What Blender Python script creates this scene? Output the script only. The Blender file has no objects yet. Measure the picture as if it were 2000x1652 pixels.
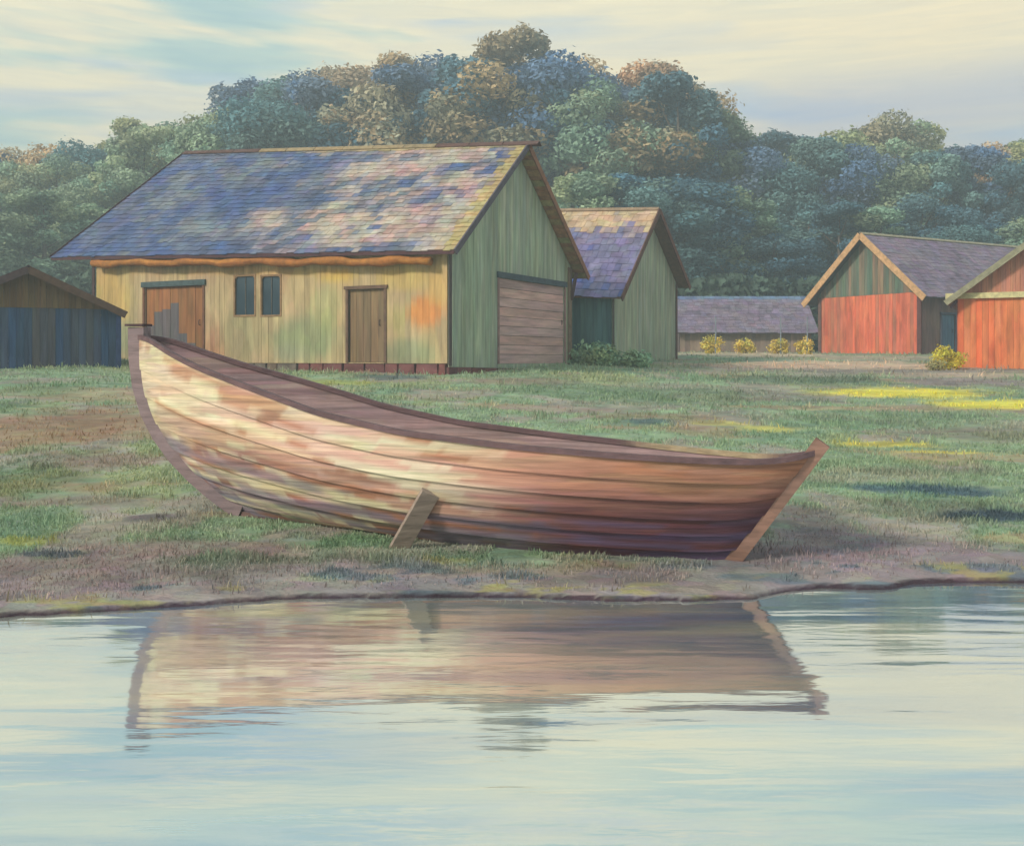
import bpy, math, random
import numpy as np
from mathutils import Vector

# ------------------------------------------------------------------ camera, world, sun
F = 2000.0            # focal length in photograph pixels (photograph is 2000 wide)
HX, HY = 1000.0, 700.0  # principal column, horizon row
H = 1.70              # eye height above the water

sc = bpy.context.scene
col = sc.collection
cam = bpy.data.cameras.new("camera")
cam.sensor_width = 36; cam.lens = 36.0
cam.shift_y = -(826 - HY) / 2000.0
cam.clip_end = 5000; cam.clip_start = .05
co = bpy.data.objects.new("camera", cam); col.objects.link(co)
co.location = (0, 0, H); co.rotation_euler = (math.radians(90), 0, 0)
sc.camera = co

SUN_EL = math.radians(32)
SUN_AZ = math.radians(236)       # compass style, from +Y clockwise: behind the camera, to the left
sdir = Vector((math.sin(SUN_AZ) * math.cos(SUN_EL), math.cos(SUN_AZ) * math.cos(SUN_EL), math.sin(SUN_EL)))
sl = bpy.data.lights.new("sun", 'SUN'); sl.energy = 2.1; sl.angle = math.radians(9); sl.color = (1, .92, .78)
so = bpy.data.objects.new("sun", sl); col.objects.link(so)
so.rotation_euler = sdir.to_track_quat('Z', 'Y').to_euler()

sc.view_settings.view_transform = 'Standard'; sc.view_settings.look = 'None'
sc.view_settings.exposure = 0.86; sc.view_settings.gamma = 1.0

def lin(c):
    r = []
    for v in c[:3]:
        v = v / 255.0
        r.append(v / 12.92 if v <= .04045 else ((v + .055) / 1.055) ** 2.4)
    return tuple(r)

w = bpy.data.worlds.new("World"); sc.world = w; w.use_nodes = True
nt = w.node_tree; N = nt.nodes; LK = nt.links
for n in list(N): N.remove(n)
out = N.new('ShaderNodeOutputWorld'); bg = N.new('ShaderNodeBackground'); bg.inputs['Strength'].default_value = .1
LK.new(bg.outputs[0], out.inputs[0])
sky = N.new('ShaderNodeTexSky'); sky.sky_type = 'NISHITA'; sky.sun_disc = False
sky.sun_elevation = SUN_EL; sky.sun_rotation = SUN_AZ; sky.air_density = 1.2; sky.dust_density = 2.5
tc = N.new('ShaderNodeTexCoord')
def wnoise(scale, rot, nscale, detail, dist=0.0, rough=.5, loc=(0, 0, 0)):
    mp = N.new('ShaderNodeMapping'); mp.inputs['Scale'].default_value = scale
    mp.inputs['Rotation'].default_value = rot; mp.inputs['Location'].default_value = loc
    LK.new(tc.outputs['Generated'], mp.inputs[0])
    t = N.new('ShaderNodeTexNoise'); t.inputs['Scale'].default_value = nscale
    t.inputs['Detail'].default_value = detail; t.inputs['Distortion'].default_value = dist
    t.inputs['Roughness'].default_value = rough
    LK.new(mp.outputs[0], t.inputs['Vector']); return t.outputs['Fac']
def wramp(src, stops):
    r = N.new('ShaderNodeValToRGB'); e = r.color_ramp.elements
    while len(e) < len(stops): e.new(.5)
    for i, (p, c) in enumerate(stops): e[i].position = p; e[i].color = (*c, 1)
    LK.new(src, r.inputs[0]); return r.outputs[0]
def wmix(f, a, b):
    m = N.new('ShaderNodeMix'); m.data_type = 'RGBA'
    if isinstance(f, float): m.inputs[0].default_value = f
    else: LK.new(f, m.inputs[0])
    for k, v in ((6, a), (7, b)):
        if isinstance(v, tuple): m.inputs[k].default_value = (*v, 1)
        else: LK.new(v, m.inputs[k])
    return m.outputs[2]
K = 8.3
def sc_(c): return tuple(v * K for v in lin(c))
# banks of cream cloud with bluish gaps; the bands lie nearly level
n1 = wnoise((1, 1, 7.5), (math.radians(4), math.radians(-6), 0), 1.55, 5, .5, .5, (2.3, .4, .35))
c1 = wramp(n1, [(.30, sc_((136, 176, 186))), (.40, sc_((176, 198, 190))), (.46, sc_((228, 219, 188))), (.75, sc_((236, 220, 182)))])
n2 = wnoise((1, 1, 10), (0, math.radians(5), 0), 2.2, 4, .8, .5, (7.1, 0, 1.1))
c2 = wramp(n2, [(.52, (0, 0, 0)), (.70, (1, 1, 1))])
c12 = wmix(c2, c1, sc_((166, 188, 206)))
n3 = wnoise((3, 3, 40), (0, 0, 0), 3.2, 6, 1.2, .6)
c3 = wramp(n3, [(.3, (.90, .92, .96)), (.7, (1.08, 1.06, 1.0))])
mm = N.new('ShaderNodeMix'); mm.data_type = 'RGBA'; mm.blend_type = 'MULTIPLY'; mm.inputs[0].default_value = 1
LK.new(c12, mm.inputs[6]); LK.new(c3, mm.inputs[7])
sx = N.new('ShaderNodeSeparateXYZ'); LK.new(tc.outputs['Generated'], sx.inputs[0])
def wmath(op, a, b):
    m = N.new('ShaderNodeMath'); m.operation = op; m.use_clamp = False
    for k, v in ((0, a), (1, b)):
        if isinstance(v, (int, float)): m.inputs[k].default_value = v
        else: LK.new(v, m.inputs[k])
    return m.outputs[0]
def wrange(src, a, b):
    m = N.new('ShaderNodeMapRange'); m.interpolation_type = 'SMOOTHSTEP'; m.inputs[1].default_value = a; m.inputs[2].default_value = b; LK.new(src, m.inputs[0]); return m.outputs[0]
# the cloud thins upwards, showing more blue overhead; a lilac bank lies low in the east
nh = wnoise((1, 1, 9), (math.radians(3), math.radians(-4), 0), 2.4, 5, .7, .55, (4.2, 1.4, .8))
hi = wmath('MULTIPLY', wrange(nh, .36, .60), wrange(sx.outputs['Z'], .28, .45))
c4 = wmix(hi, mm.outputs[2], sc_((128, 172, 186)))
nl = wnoise((1, 1, 12), (0, 0, 0), 2.0, 4, .5, .5, (1.2, 6.4, 2.8))
lo = wmath('MULTIPLY', wmath('MULTIPLY', wrange(sx.outputs['Z'], .275, .225), wrange(sx.outputs['X'], .12, .30)), wrange(nl, .30, .52))
lo = wmath('MULTIPLY', lo, .6)
c5 = wmix(lo, c4, sc_((150, 164, 196)))
fin = wmix(.95, sky.outputs[0], c5)
LK.new(fin, bg.inputs['Color'])

# ------------------------------------------------------------------ helpers
rng = np.random.default_rng(7); random.seed(7)

def vnoise(x, y, seed=0):
    x = np.asarray(x, float); y = np.asarray(y, float)
    xi = np.floor(x).astype(np.int64); yi = np.floor(y).astype(np.int64)
    fx = x - xi; fy = y - yi; fx = fx * fx * (3 - 2 * fx); fy = fy * fy * (3 - 2 * fy)
    def h(a, b):
        n = (a * 374761393 + b * 668265263 + seed * 69069 + 12345) & 0xffffffff
        n = ((n ^ (n >> 13)) * 1274126177) & 0xffffffff
        n = (n ^ (n >> 16)) & 0xffff
        return n / 65535.0
    a = h(xi, yi); b = h(xi + 1, yi); c = h(xi, yi + 1); d = h(xi + 1, yi + 1)
    return (a * (1 - fx) + b * fx) * (1 - fy) + (c * (1 - fx) + d * fx) * fy
def fbm(x, y, seed=0, oct=4):
    s = 0; a = .5; t = 0
    for i in range(oct):
        s = s + a * vnoise(np.asarray(x) * 2 ** i, np.asarray(y) * 2 ** i, seed + i * 17); t += a; a *= .55
    return s / t
def sstep(a, b, x):
    t = np.clip((np.asarray(x, float) - a) / (b - a), 0, 1); return t * t * (3 - 2 * t)

class MB:
    """collects faces with colours and becomes ONE mesh"""
    def __init__(s): s.v = []; s.f = []; s.c = []
    def face(s, pts, c):
        n = len(s.v); s.v += [tuple(p) for p in pts]; s.f.append(tuple(range(n, n + len(pts)))); s.c.append(c)
    def hexa(s, p, c, vc=None):
        """p: 8 corners, 0-3 bottom ring, 4-7 top ring"""
        n = len(s.v); s.v += [tuple(q) for q in p]
        for f in ((3, 2, 1, 0), (4, 5, 6, 7), (0, 1, 5, 4), (1, 2, 6, 5), (2, 3, 7, 6), (3, 0, 4, 7)):
            s.f.append(tuple(n + i for i in f)); s.c.append([vc[i] for i in f] if vc else c)
    def box(s, o, ax, ay, az, c):
        """o corner, three edge vectors"""
        o = Vector(o); ax = Vector(ax); ay = Vector(ay); az = Vector(az)
        s.hexa([o, o + ax, o + ax + ay, o + ay, o + az, o + ax + az, o + ax + ay + az, o + ay + az], c)
    def beam(s, a, b, wd, th, c, up=(0, 0, 1)):
        a = Vector(a); b = Vector(b); d = (b - a).normalized(); u = Vector(up)
        sd = d.cross(u)
        if sd.length < 1e-4: sd = Vector((1, 0, 0))
        sd.normalize(); u = sd.cross(d).normalized()
        s.box(a - sd * wd / 2 - u * th / 2, b - a, sd * wd, u * th, c)
    def tube(s, pts, rad, c, n=8, cap=True):
        pts = [Vector(p) for p in pts]; base = len(s.v); m = len(pts)
        for i, p in enumerate(pts):
            d = (pts[min(i + 1, m - 1)] - pts[max(i - 1, 0)]).normalized()
            r = Vector((0, 0, 1)) if abs(d.z) < .9 else Vector((1, 0, 0))
            a = d.cross(r).normalized(); b = d.cross(a)
            R = rad[i] if isinstance(rad, (list, tuple)) else rad
            for k in range(n):
                t = 2 * math.pi * k / n; s.v.append(tuple(p + a * math.cos(t) * R + b * math.sin(t) * R))
        for i in range(m - 1):
            for k in range(n):
                k2 = (k + 1) % n
                s.f.append((base + i * n + k, base + i * n + k2, base + (i + 1) * n + k2, base + (i + 1) * n + k)); s.c.append(c)
        if cap:
            s.f.append(tuple(base + k for k in range(n))[::-1]); s.c.append(c)
            s.f.append(tuple(base + (m - 1) * n + k for k in range(n))); s.c.append(c)
    def build(s, name, mat, parent=None, smooth=False):
        me = bpy.data.meshes.new(name)
        v = s.v
        if parent is not None:
            r = root_of(parent); inv = r.matrix_basis.inverted()
            v = [tuple(inv @ Vector(p)) for p in v]
        me.from_pydata(v, [], s.f)
        cs = []
        for f, c in zip(s.f, s.c):
            if isinstance(c, list):
                for q in c: cs += [q[0], q[1], q[2], 1.0]
            else: cs += [c[0], c[1], c[2], 1.0] * len(f)
        at = me.color_attributes.new("Col", 'FLOAT_COLOR', 'CORNER')
        at.data.foreach_set("color", cs)
        if smooth: me.polygons.foreach_set("use_smooth", [True] * len(me.polygons))
        me.materials.append(mat); me.update()
        o = bpy.data.objects.new(name, me); col.objects.link(o)
        if parent is not None: o.parent = parent
        return o
def root_of(o):
    while o.parent: o = o.parent
    return o
def npmesh(name, V, Fc, C, mat, parent=None, smooth=False, percorner=False):
    """numpy arrays: V (n,3), Fc (m,k), C (m,3) per face or (n,3) per vertex"""
    me = bpy.data.meshes.new(name); n = len(V); m, k = Fc.shape
    me.vertices.add(n); me.vertices.foreach_set("co", V.astype(np.float32).ravel())
    me.loops.add(m * k); me.loops.foreach_set("vertex_index", Fc.astype(np.int32).ravel())
    me.polygons.add(m); me.polygons.foreach_set("loop_start", np.arange(0, m * k, k, dtype=np.int32))
    me.polygons.foreach_set("loop_total", np.full(m, k, dtype=np.int32))
    if smooth: me.polygons.foreach_set("use_smooth", np.ones(m, dtype=bool))
    me.update(calc_edges=True)
    if C is not None:
        at = me.color_attributes.new("Col", 'FLOAT_COLOR', 'POINT' if len(C) == n and percorner else 'CORNER')
        if percorner: A = np.concatenate([C, np.ones((n, 1))], 1)
        else: A = np.repeat(np.concatenate([C, np.ones((m, 1))], 1), k, axis=0)
        at.data.foreach_set("color", A.astype(np.float32).ravel())
    me.materials.append(mat)
    o = bpy.data.objects.new(name, me); col.objects.link(o)
    if parent is not None: o.parent = parent
    return o
def tag(o, label=None, cat=None, group=None, kind=None):
    if label: o["label"] = label
    if cat: o["category"] = cat
    if group: o["group"] = group
    if kind: o["kind"] = kind
    return o
def thing(name, loc, label, cat, group=None, rz=0.0):
    o = bpy.data.objects.new(name, None); col.objects.link(o)
    o.location = loc; o.rotation_euler = (0, 0, rz)
    o.matrix_basis = o.matrix_basis.copy()
    bpy.context.view_layer.update()
    return tag(o, label, cat, group)

def jit(c, a=.08, warm=0.0):
    k = 1 + random.uniform(-a, a); h = random.uniform(-a, a) * .4 + warm
    return (c[0] * (k + h), c[1] * k, c[2] * (k - h))
def mixc(a, b, t): return tuple(a[i] * (1 - t) + b[i] * t for i in range(3))

AL = .74    # picture value -> albedo
def al(c): return tuple(v * AL for v in lin(c))

# ------------------------------------------------------------------ materials
def mat(name, scale=(3, 3, 3), var=.3, tint=(1, 1, 1), rough=.8, bump=.3, bscale=40, dabs=0.0, dabscale=(4, 4, 4), transl=0.0, spec=.3, objcol=False, bdist=.01):
    m = bpy.data.materials.new(name); m.use_nodes = True; nt = m.node_tree; N = nt.nodes; L = nt.links
    p = N['Principled BSDF']; p.inputs['Roughness'].default_value = rough; p.inputs['Specular IOR Level'].default_value = spec
    at = N.new('ShaderNodeAttribute'); at.attribute_name = "Col"; base = at.outputs['Color']
    if objcol:
        oi = N.new('ShaderNodeObjectInfo'); x = N.new('ShaderNodeMix'); x.data_type = 'RGBA'; x.blend_type = 'MULTIPLY'; x.inputs[0].default_value = 1
        L.new(base, x.inputs[6]); L.new(oi.outputs['Color'], x.inputs[7]); base = x.outputs[2]
    tc = N.new('ShaderNodeTexCoord')
    mp = N.new('ShaderNodeMapping'); mp.inputs['Scale'].default_value = scale; L.new(tc.outputs['Object'], mp.inputs[0])
    nz = N.new('ShaderNodeTexNoise'); nz.inputs['Scale'].default_value = 1; nz.inputs['Detail'].default_value = 6; nz.inputs['Roughness'].default_value = .6
    nz.inputs['Distortion'].default_value = .4
    L.new(mp.outputs[0], nz.inputs['Vector'])
    rp = N.new('ShaderNodeValToRGB'); e = rp.color_ramp.elements
    e[0].position = .32; e[0].color = tuple(1 - var * (1.15 - .25 * tint[i]) for i in range(3)) + (1,)
    e[1].position = .68; e[1].color = tuple(1 + var * tint[i] for i in range(3)) + (1,)
    L.new(nz.outputs['Fac'], rp.inputs[0])
    x = N.new('ShaderNodeMix'); x.data_type = 'RGBA'; x.blend_type = 'MULTIPLY'; x.inputs[0].default_value = 1
    L.new(base, x.inputs[6]); L.new(rp.outputs[0], x.inputs[7]); base = x.outputs[2]
    if dabs:
        mp2 = N.new('ShaderNodeMapping'); mp2.inputs['Scale'].default_value = dabscale; L.new(tc.outputs['Object'], mp2.inputs[0])
        nn = N.new('ShaderNodeTexNoise'); nn.inputs['Scale'].default_value = 1.3; nn.inputs['Detail'].default_value = 2
        L.new(mp2.outputs[0], nn.inputs['Vector'])
        ad = N.new('ShaderNodeVectorMath'); ad.operation = 'ADD'; L.new(mp2.outputs[0], ad.inputs[0]); L.new(nn.outputs['Color'], ad.inputs[1])
        vo = N.new('ShaderNodeTexVoronoi'); vo.inputs['Scale'].default_value = 1; vo.feature = 'SMOOTH_F1'; vo.inputs['Smoothness'].default_value = .35
        L.new(ad.outputs[0], vo.inputs['Vector'])
        y = N.new('ShaderNodeMix'); y.data_type = 'RGBA'; y.blend_type = 'OVERLAY'; y.inputs[0].default_value = dabs
        hs = N.new('ShaderNodeHueSaturation'); hs.inputs['Saturation'].default_value = .38; L.new(vo.outputs['Color'], hs.inputs['Color'])
        L.new(base, y.inputs[6]); L.new(hs.outputs[0], y.inputs[7]); base = y.outputs[2]
    L.new(base, p.inputs['Base Color'])
    bn = N.new('ShaderNodeTexNoise'); bn.inputs['Scale'].default_value = bscale; bn.inputs['Detail'].default_value = 5
    mp3 = N.new('ShaderNodeMapping'); s_ = max(scale); mp3.inputs['Scale'].default_value = tuple(v / s_ for v in scale); L.new(tc.outputs['Object'], mp3.inputs[0])
    L.new(mp3.outputs[0], bn.inputs['Vector'])
    bp = N.new('ShaderNodeBump'); bp.inputs['Strength'].default_value = bump; bp.inputs['Distance'].default_value = bdist
    L.new(bn.outputs['Fac'], bp.inputs['Height']); L.new(bp.outputs[0], p.inputs['Normal'])
    if transl:
        o = [n for n in N if n.type == 'OUTPUT_MATERIAL'][0]
        tr = N.new('ShaderNodeBsdfTranslucent'); L.new(base, tr.inputs['Color'])
        ms = N.new('ShaderNodeMixShader'); ms.inputs[0].default_value = transl
        L.new(p.outputs[0], ms.inputs[1]); L.new(tr.outputs[0], ms.inputs[2]); L.new(ms.outputs[0], o.inputs['Surface'])
    return m

M_ground = mat('ground_soil', (1.2, 1.6, 1.2), .32, (1, .95, .8), .95, .6, 30, .22, (5, 7, 5), bdist=.03)
M_grass = mat('grass_blades', (2, 2, 2), .22, (1.0, .95, .8), .85, 0, 10, 0, transl=.25)
M_vert = mat('weathered_boards', (9, 9, .7), .32, (1, .95, .85), .85, .5, 60, .15, (7, 7, 1.2))
M_level = mat('level_boards', (.7, .7, 9), .3, (1, .95, .9), .85, .5, 60, .1, (1.2, 1.2, 7))
M_plaster = mat('weathered_limewash_boards', (5, 5, .9), .24, (1.1, 1, .85), .9, .5, 45, .12, (2.6, 2.6, 1.3))
M_roof = mat('wooden_shingles', (2.2, 2.2, 2.2), .3, (1, .92, .85), .85, .5, 50, .25, (3, 3, 3))
M_wood = mat('old_timber', (7, 7, 7), .3, (1, .9, .8), .8, .5, 60)
M_hull = mat('boat_planking', (1.1, 3, 30), .36, (1.1, .95, .85), .7, .55, 60, .2, (1.6, 2, 14), spec=.3)
M_rail = mat('boat_rail_timber', (2, 20, 20), .3, (1, .9, .9), .7, .4, 60)
M_red = mat('red_ochre_boards', (5, 5, .9), .3, (1.1, .8, .7), .9, .4, 60, .22, (4, 4, 1.5))
M_stone = mat('foundation_stone', (3, 3, 3), .35, (1, .9, .9), .9, .7, 20)
M_leaf = mat('tree_foliage', (.35, .35, .22), .3, (1.25, 1.0, .6), .8, 0, 10, 0, transl=.22, objcol=True)
M_bark = mat('tree_bark', (4, 4, .8), .35, (1, .9, .8), .9, .6, 30)
M_shrub = mat('shrub_foliage', (2, 2, 2), .3, (1.1, 1, .6), .8, 0, 10, 0, transl=.2)
M_glass = mat('window_glass', (2, 2, 2), .15, (1, 1, 1), .15, .05, 5, spec=.6)

def water_mat():
    m = bpy.data.materials.new('water_surface'); m.use_nodes = True; nt = m.node_tree; N = nt.nodes; L = nt.links
    N.remove(N['Principled BSDF']); o = [n for n in N if n.type == 'OUTPUT_MATERIAL'][0]
    tc = N.new('ShaderNodeTexCoord')
    def nz(scale, ns, det, dist=0.3):
        mp = N.new('ShaderNodeMapping'); mp.inputs['Scale'].default_value = scale; L.new(tc.outputs['Object'], mp.inputs[0])
        t = N.new('ShaderNodeTexNoise'); t.inputs['Scale'].default_value = ns; t.inputs['Detail'].default_value = det; t.inputs['Distortion'].default_value = dist
        L.new(mp.outputs[0], t.inputs['Vector']); return t.outputs['Fac']
    a = nz((.5, 2.2, 1), 1.1, 2); b = nz((1.4, 7, 1), 1.6, 3); 
    c = nz((.12, .5, 1), 1.0, 2)          # calm and ruffled patches
    ad = N.new('ShaderNodeMath'); ad.operation = 'MULTIPLY_ADD'; L.new(b, ad.inputs[0]); ad.inputs[1].default_value = .16; L.new(a, ad.inputs[2])
    mu = N.new('ShaderNodeMath'); mu.operation = 'MULTIPLY'; L.new(ad.outputs[0], mu.inputs[0]); L.new(c, mu.inputs[1])
    bp = N.new('ShaderNodeBump'); bp.inputs['Strength'].default_value = .5; bp.inputs["Distance"].default_value = .028
    L.new(mu.outputs[0], bp.inputs['Height'])
    g = N.new('ShaderNodeBsdfGlossy'); g.inputs['Roughness'].default_value = .05; g.inputs['Color'].default_value = (.93, .95, .95, 1)
    L.new(bp.outputs[0], g.inputs['Normal'])
    d = N.new('ShaderNodeBsdfDiffuse')
    rp = N.new('ShaderNodeValToRGB'); e = rp.color_ramp.elements
    e[0].position = .38; e[0].color = (*lin((120, 150, 176)), 1); e[1].position = .62; e[1].color = (*lin((204, 204, 184)), 1)
    L.new(nz((.25, 1.3, 1), 1.4, 4, .6), rp.inputs[0]); L.new(rp.outputs[0], d.inputs['Color'])
    fr = N.new('ShaderNodeFresnel'); fr.inputs['IOR'].default_value = 1.33; L.new(bp.outputs[0], fr.inputs['Normal'])
    mr = N.new('ShaderNodeMapRange'); mr.inputs[1].default_value = .04; mr.inputs[2].default_value = .35; mr.inputs[3].default_value = .58; mr.inputs[4].default_value = .95
    L.new(fr.outputs[0], mr.inputs[0])
    ms = N.new('ShaderNodeMixShader'); L.new(mr.outputs[0], ms.inputs[0]); L.new(d.outputs[0], ms.inputs[1]); L.new(g.outputs[0], ms.inputs[2])
    L.new(ms.outputs[0], o.inputs['Surface']); return m
M_water = water_mat()

# ------------------------------------------------------------------ terrain
SH = [(-100, 1208), (0, 1206), (200, 1196), (300, 1190), (440, 1180), (600, 1167), (1000, 1168), (1250, 1174), (1480, 1170), (1530, 1158), (1600, 1150), (1740, 1150), (1790, 1141), (1900, 1139), (2100, 1142)]
_sy = np.array([F * H / (y - HY) for x, y in SH]); _sx = np.array([(x - HX) / F * d for (x, y), d in zip(SH, _sy)])
def shore(x):
    s = np.interp(x, _sx, _sy)
    return s + .10 * (fbm(np.asarray(x) * 1.6, 0 * np.asarray(x) + 3, 5) - .5) + .07 * (fbm(np.asarray(x) * 9, 0 * np.asarray(x) + 8, 6, 3) - .5) + np.where(np.abs(x) > 5, .06 * (np.abs(x) - 5), 0) * 0 + .5 * np.clip((np.abs(x) - 8) / 30, 0, 6) * np.sin(np.asarray(x) * .13)
def gz(x, y):
    x = np.asarray(x, float); y = np.asarray(y, float)
    e = y - shore(x)
    dd = [-999, 7.1, 8.2, 9.9, 12, 16, 20, 24, 31, 40, 50, 60, 999]
    left = np.interp(y, dd, [0, 0, .055, .19, .38, .70, 1.02, 1.29, 1.56, 1.80, 1.92, 2.0, 2.0]) + .14 * sstep(-6, -11, x) * sstep(13, 24, y)
    right = np.interp(y, dd, [0, 0, .055, .17, .32, .56, .83, 1.10, 1.41, 1.84, 1.95, 2.0, 2.0])
    k = sstep(-1.0, 6.0, x - .12 * (y - 20))
    z = left * (1 - k) + right * k
    z = z + 1.5 * sstep(55, 100, y) + (fbm(x * .5, y * .5, 2) - .5) * .10 * sstep(.3, 4, e) + (fbm(x * 2.2, y * 2.2, 9) - .5) * .05 * sstep(0, .6, e)
    z = np.where(e > 0, np.maximum(z, .01) * sstep(-.02, .3, e) + .028 * sstep(0, .04, e), 0)
    z = np.where(e <= 0, np.maximum(-.9, .30 * e - .02), z)
    far = sstep(-45, -60, y)
    return z * (1 - far) + 1.2 * far
def gz1(x, y): return float(gz(np.array([x]), np.array([y]))[0])
def at(px, py, d): return Vector(((px - HX) / F * d, d, H + (HY - py) / F * d))
def onground(px, py):
    ds = np.arange(6.5, 60, .05); xx = (px - HX) / F * ds; zz = gz(xx, ds); ray = H + (HY - py) / F * ds
    hit = np.nonzero(zz >= ray)[0]
    k = hit[0] if len(hit) else int(np.argmin(ray - zz))
    k2 = min(k + 20, len(ds) - 1); sl = (zz[k2] - zz[k]) / (ds[k2] - ds[k])
    # depth covered by one photograph row here
    v = (H - zz[k]) / ds[k]; dv = abs(v / ds[k] + sl / ds[k]) * F
    return (xx[k], ds[k], zz[k], 1 / max(dv, .6))

PATCH = [  # px, py, rx, ry, colour, strength
    (100, 835, 190, 42, (158, 122, 100), .8), (60, 760, 120, 18, (120, 150, 118), .6), (90, 700, 120, 14, (120, 140, 120), .8), (30, 950, 120, 40, (128, 134, 98), .6),
    (150, 1130, 380, 48, (150, 130, 134), .9), (560, 1110, 260, 30, (116, 122, 108), .7), (480, 1150, 200, 16, (104, 112, 112), .8), (880, 1142, 170, 16, (84, 108, 116), .9),
    (1120, 1130, 240, 30, (132, 120, 98), .8), (1350, 1152, 180, 10, (160, 155, 96), .8), (1650, 1080, 260, 66, (150, 136, 144), .95), (120, 980, 220, 14, (156, 140, 130), .8), (1350, 760, 260, 10, (164, 160, 150), .7), (1700, 930, 200, 10, (166, 164, 148), .7),
    (1830, 1100, 240, 40, (156, 136, 146), .9), (1560, 1010, 120, 30, (122, 112, 116), .8), (1820, 1000, 150, 26, (118, 126, 112), .7),
    (1860, 960, 170, 13, (76, 100, 122), .85), (1950, 1010, 120, 13, (66, 82, 100), .9), (1880, 925, 130, 10, (150, 156, 142), .6),
    (1750, 768, 190, 11, (238, 222, 96), 1.), (1930, 790, 110, 10, (238, 222, 100), 1.), (1720, 868, 110, 5, (222, 208, 110), 1.), (1830, 884, 90, 4, (214, 200, 110), .9),
    (1400, 828, 70, 5, (206, 196, 118), .9), (1500, 838, 70, 5, (214, 204, 120), .9), (1300, 815, 150, 9, (150, 134, 112), .7), (1270, 822, 60, 5, (90, 116, 126), .8),
    (1480, 775, 160, 14, (140, 130, 130), .7), (1560, 742, 190, 9, (104, 122, 110), .8), (1700, 722, 420, 11, (152, 142, 138), .95), (1500, 716, 200, 7, (170, 146, 140), .9),
    (1900, 745, 150, 9, (146, 134, 136), .9), (1020, 745, 110, 8, (150, 128, 116), .7), (650, 748, 90, 7, (168, 172, 100), .8), (760, 738, 90, 6, (92, 112, 120), .8),
    (1420, 778, 130, 7, (172, 140, 136), .8), (1120, 800, 150, 8, (162, 144, 140), .7), (1800, 845, 150, 8, (168, 148, 146), .7), (200, 900, 140, 16, (150, 128, 118), .6), (380, 1075, 200, 16, (150, 124, 128), .7), (1500, 1090, 160, 20, (148, 130, 138), .8), (1650, 712, 330, 6, (222, 190, 168), .95), (1450, 690, 150, 9, (216, 194, 170), .9), (1700, 700, 160, 8, (186, 168, 150), .8), (1880, 735, 160, 7, (196, 176, 160), .8), (1250, 770, 300, 20, (124, 146, 120), .8),
    (700, 1058, 130, 14, (110, 142, 108), .8), (960, 1085, 140, 14, (108, 140, 112), .7), (880, 1100, 60, 7, (160, 160, 92), .7), (300, 1010, 60, 10, (100, 84, 96), .7),
    (60, 1060, 60, 7, (172, 172, 92), .7), (100, 1085, 60, 6, (78, 88, 112), .7), (1480, 1130, 120, 10, (110, 140, 120), .5), (1400, 940, 2, 2, (0, 0, 0), 0),
    (1750, 820, 260, 20, (128, 152, 124), .7), (1920, 850, 120, 16, (136, 130, 118), .7), (1090, 1150, 30, 7, (60, 84, 120), .7), (1310, 1140, 30, 6, (62, 84, 118), .7),
]
_P = []
for px, py, rx, ry, c, s in PATCH:
    if s == 0: continue
    x, y, z, q = onground(px, py); _P.append((x, y, rx * y / F, min(ry * q, 5.0), al(c), s))
GREEN = np.array(al((150, 170, 142)))
def gcol(x, y):
    x = np.asarray(x, float); y = np.asarray(y, float)
    C = np.tile(GREEN, (len(x), 1))
    n = fbm(x * .45, y * .35, 31); n2 = fbm(x * 1.1 + 9, y * .8, 41); n3 = fbm(x * .8, y * .5 + 30, 51)
    def put(m, c):
        nonlocal C; C = C * (1 - m[:, None]) + np.array(c) * m[:, None]
    put(sstep(.5, .62, n) * .6, al((164, 166, 128))); put(sstep(.52, .62, n2) * .7, al((172, 158, 154))); put(sstep(.56, .66, n3) * .5, al((118, 148, 128))); put(sstep(.60, .68, fbm(x * .35, y * .9, 33)) * .6, al((178, 150, 124)))
    wob = (fbm(x * 1.3, y * .9, 61) - .5) * 1.4 + (fbm(x * 5, y * 3, 71) - .5) * 1.2
    for cx, cy, rx, ry, c, s in _P:
        q = ((x - cx) / rx) ** 2 + ((y - cy) / ry) ** 2
        put(sstep(1.25, .55, np.sqrt(q) + wob * .6) * s, c)
    e = y - shore(x)
    n4 = fbm(x * 2.2, y * 3, 81)
    put(sstep(1.15, .3, e + (n4 - .5) * 1.2) * .85, al((158, 144, 150)))
    put(sstep(.56, .64, fbm(x * 1.5, y * 3.5, 91)) * sstep(1.2, .5, e) * .7, al((100, 120, 136)))
    put(sstep(.6, .68, fbm(x * 3, y * 5, 95)) * sstep(.5, .2, e) * .7, al((176, 166, 104)))
    put(sstep(.06, .02, e + (n4 - .5) * .06), al((70, 54, 66)))
    return C

ys = np.concatenate([np.linspace(-120, -70, 6), np.linspace(-60, 5, 20), np.arange(5.5, 6.6, .1), np.arange(6.6, 8.4, .03), np.arange(8.4, 14, .06), np.arange(14, 30, .16), np.arange(30, 62, .4), np.linspace(63, 120, 40), np.linspace(130, 300, 10)])
xs = np.concatenate([np.linspace(-300, -60, 12), np.linspace(-55, -20, 30), np.arange(-20, -6, .2), np.arange(-6, 6, .045), np.arange(6, 20, .2), np.linspace(20, 55, 30), np.linspace(60, 300, 12)])
X, Y = np.meshgrid(xs, ys); nx = len(xs); ny = len(ys)
Z = gz(X.ravel(), Y.ravel())
idx = np.arange(nx * ny).reshape(ny, nx)
Fq = np.stack([idx[:-1, :-1], idx[:-1, 1:], idx[1:, 1:], idx[1:, :-1]], -1).reshape(-1, 4)
g = npmesh('ground', np.stack([X.ravel(), Y.ravel(), Z], -1), Fq, gcol(X.ravel(), Y.ravel()), M_ground, smooth=True, percorner=True)
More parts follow.
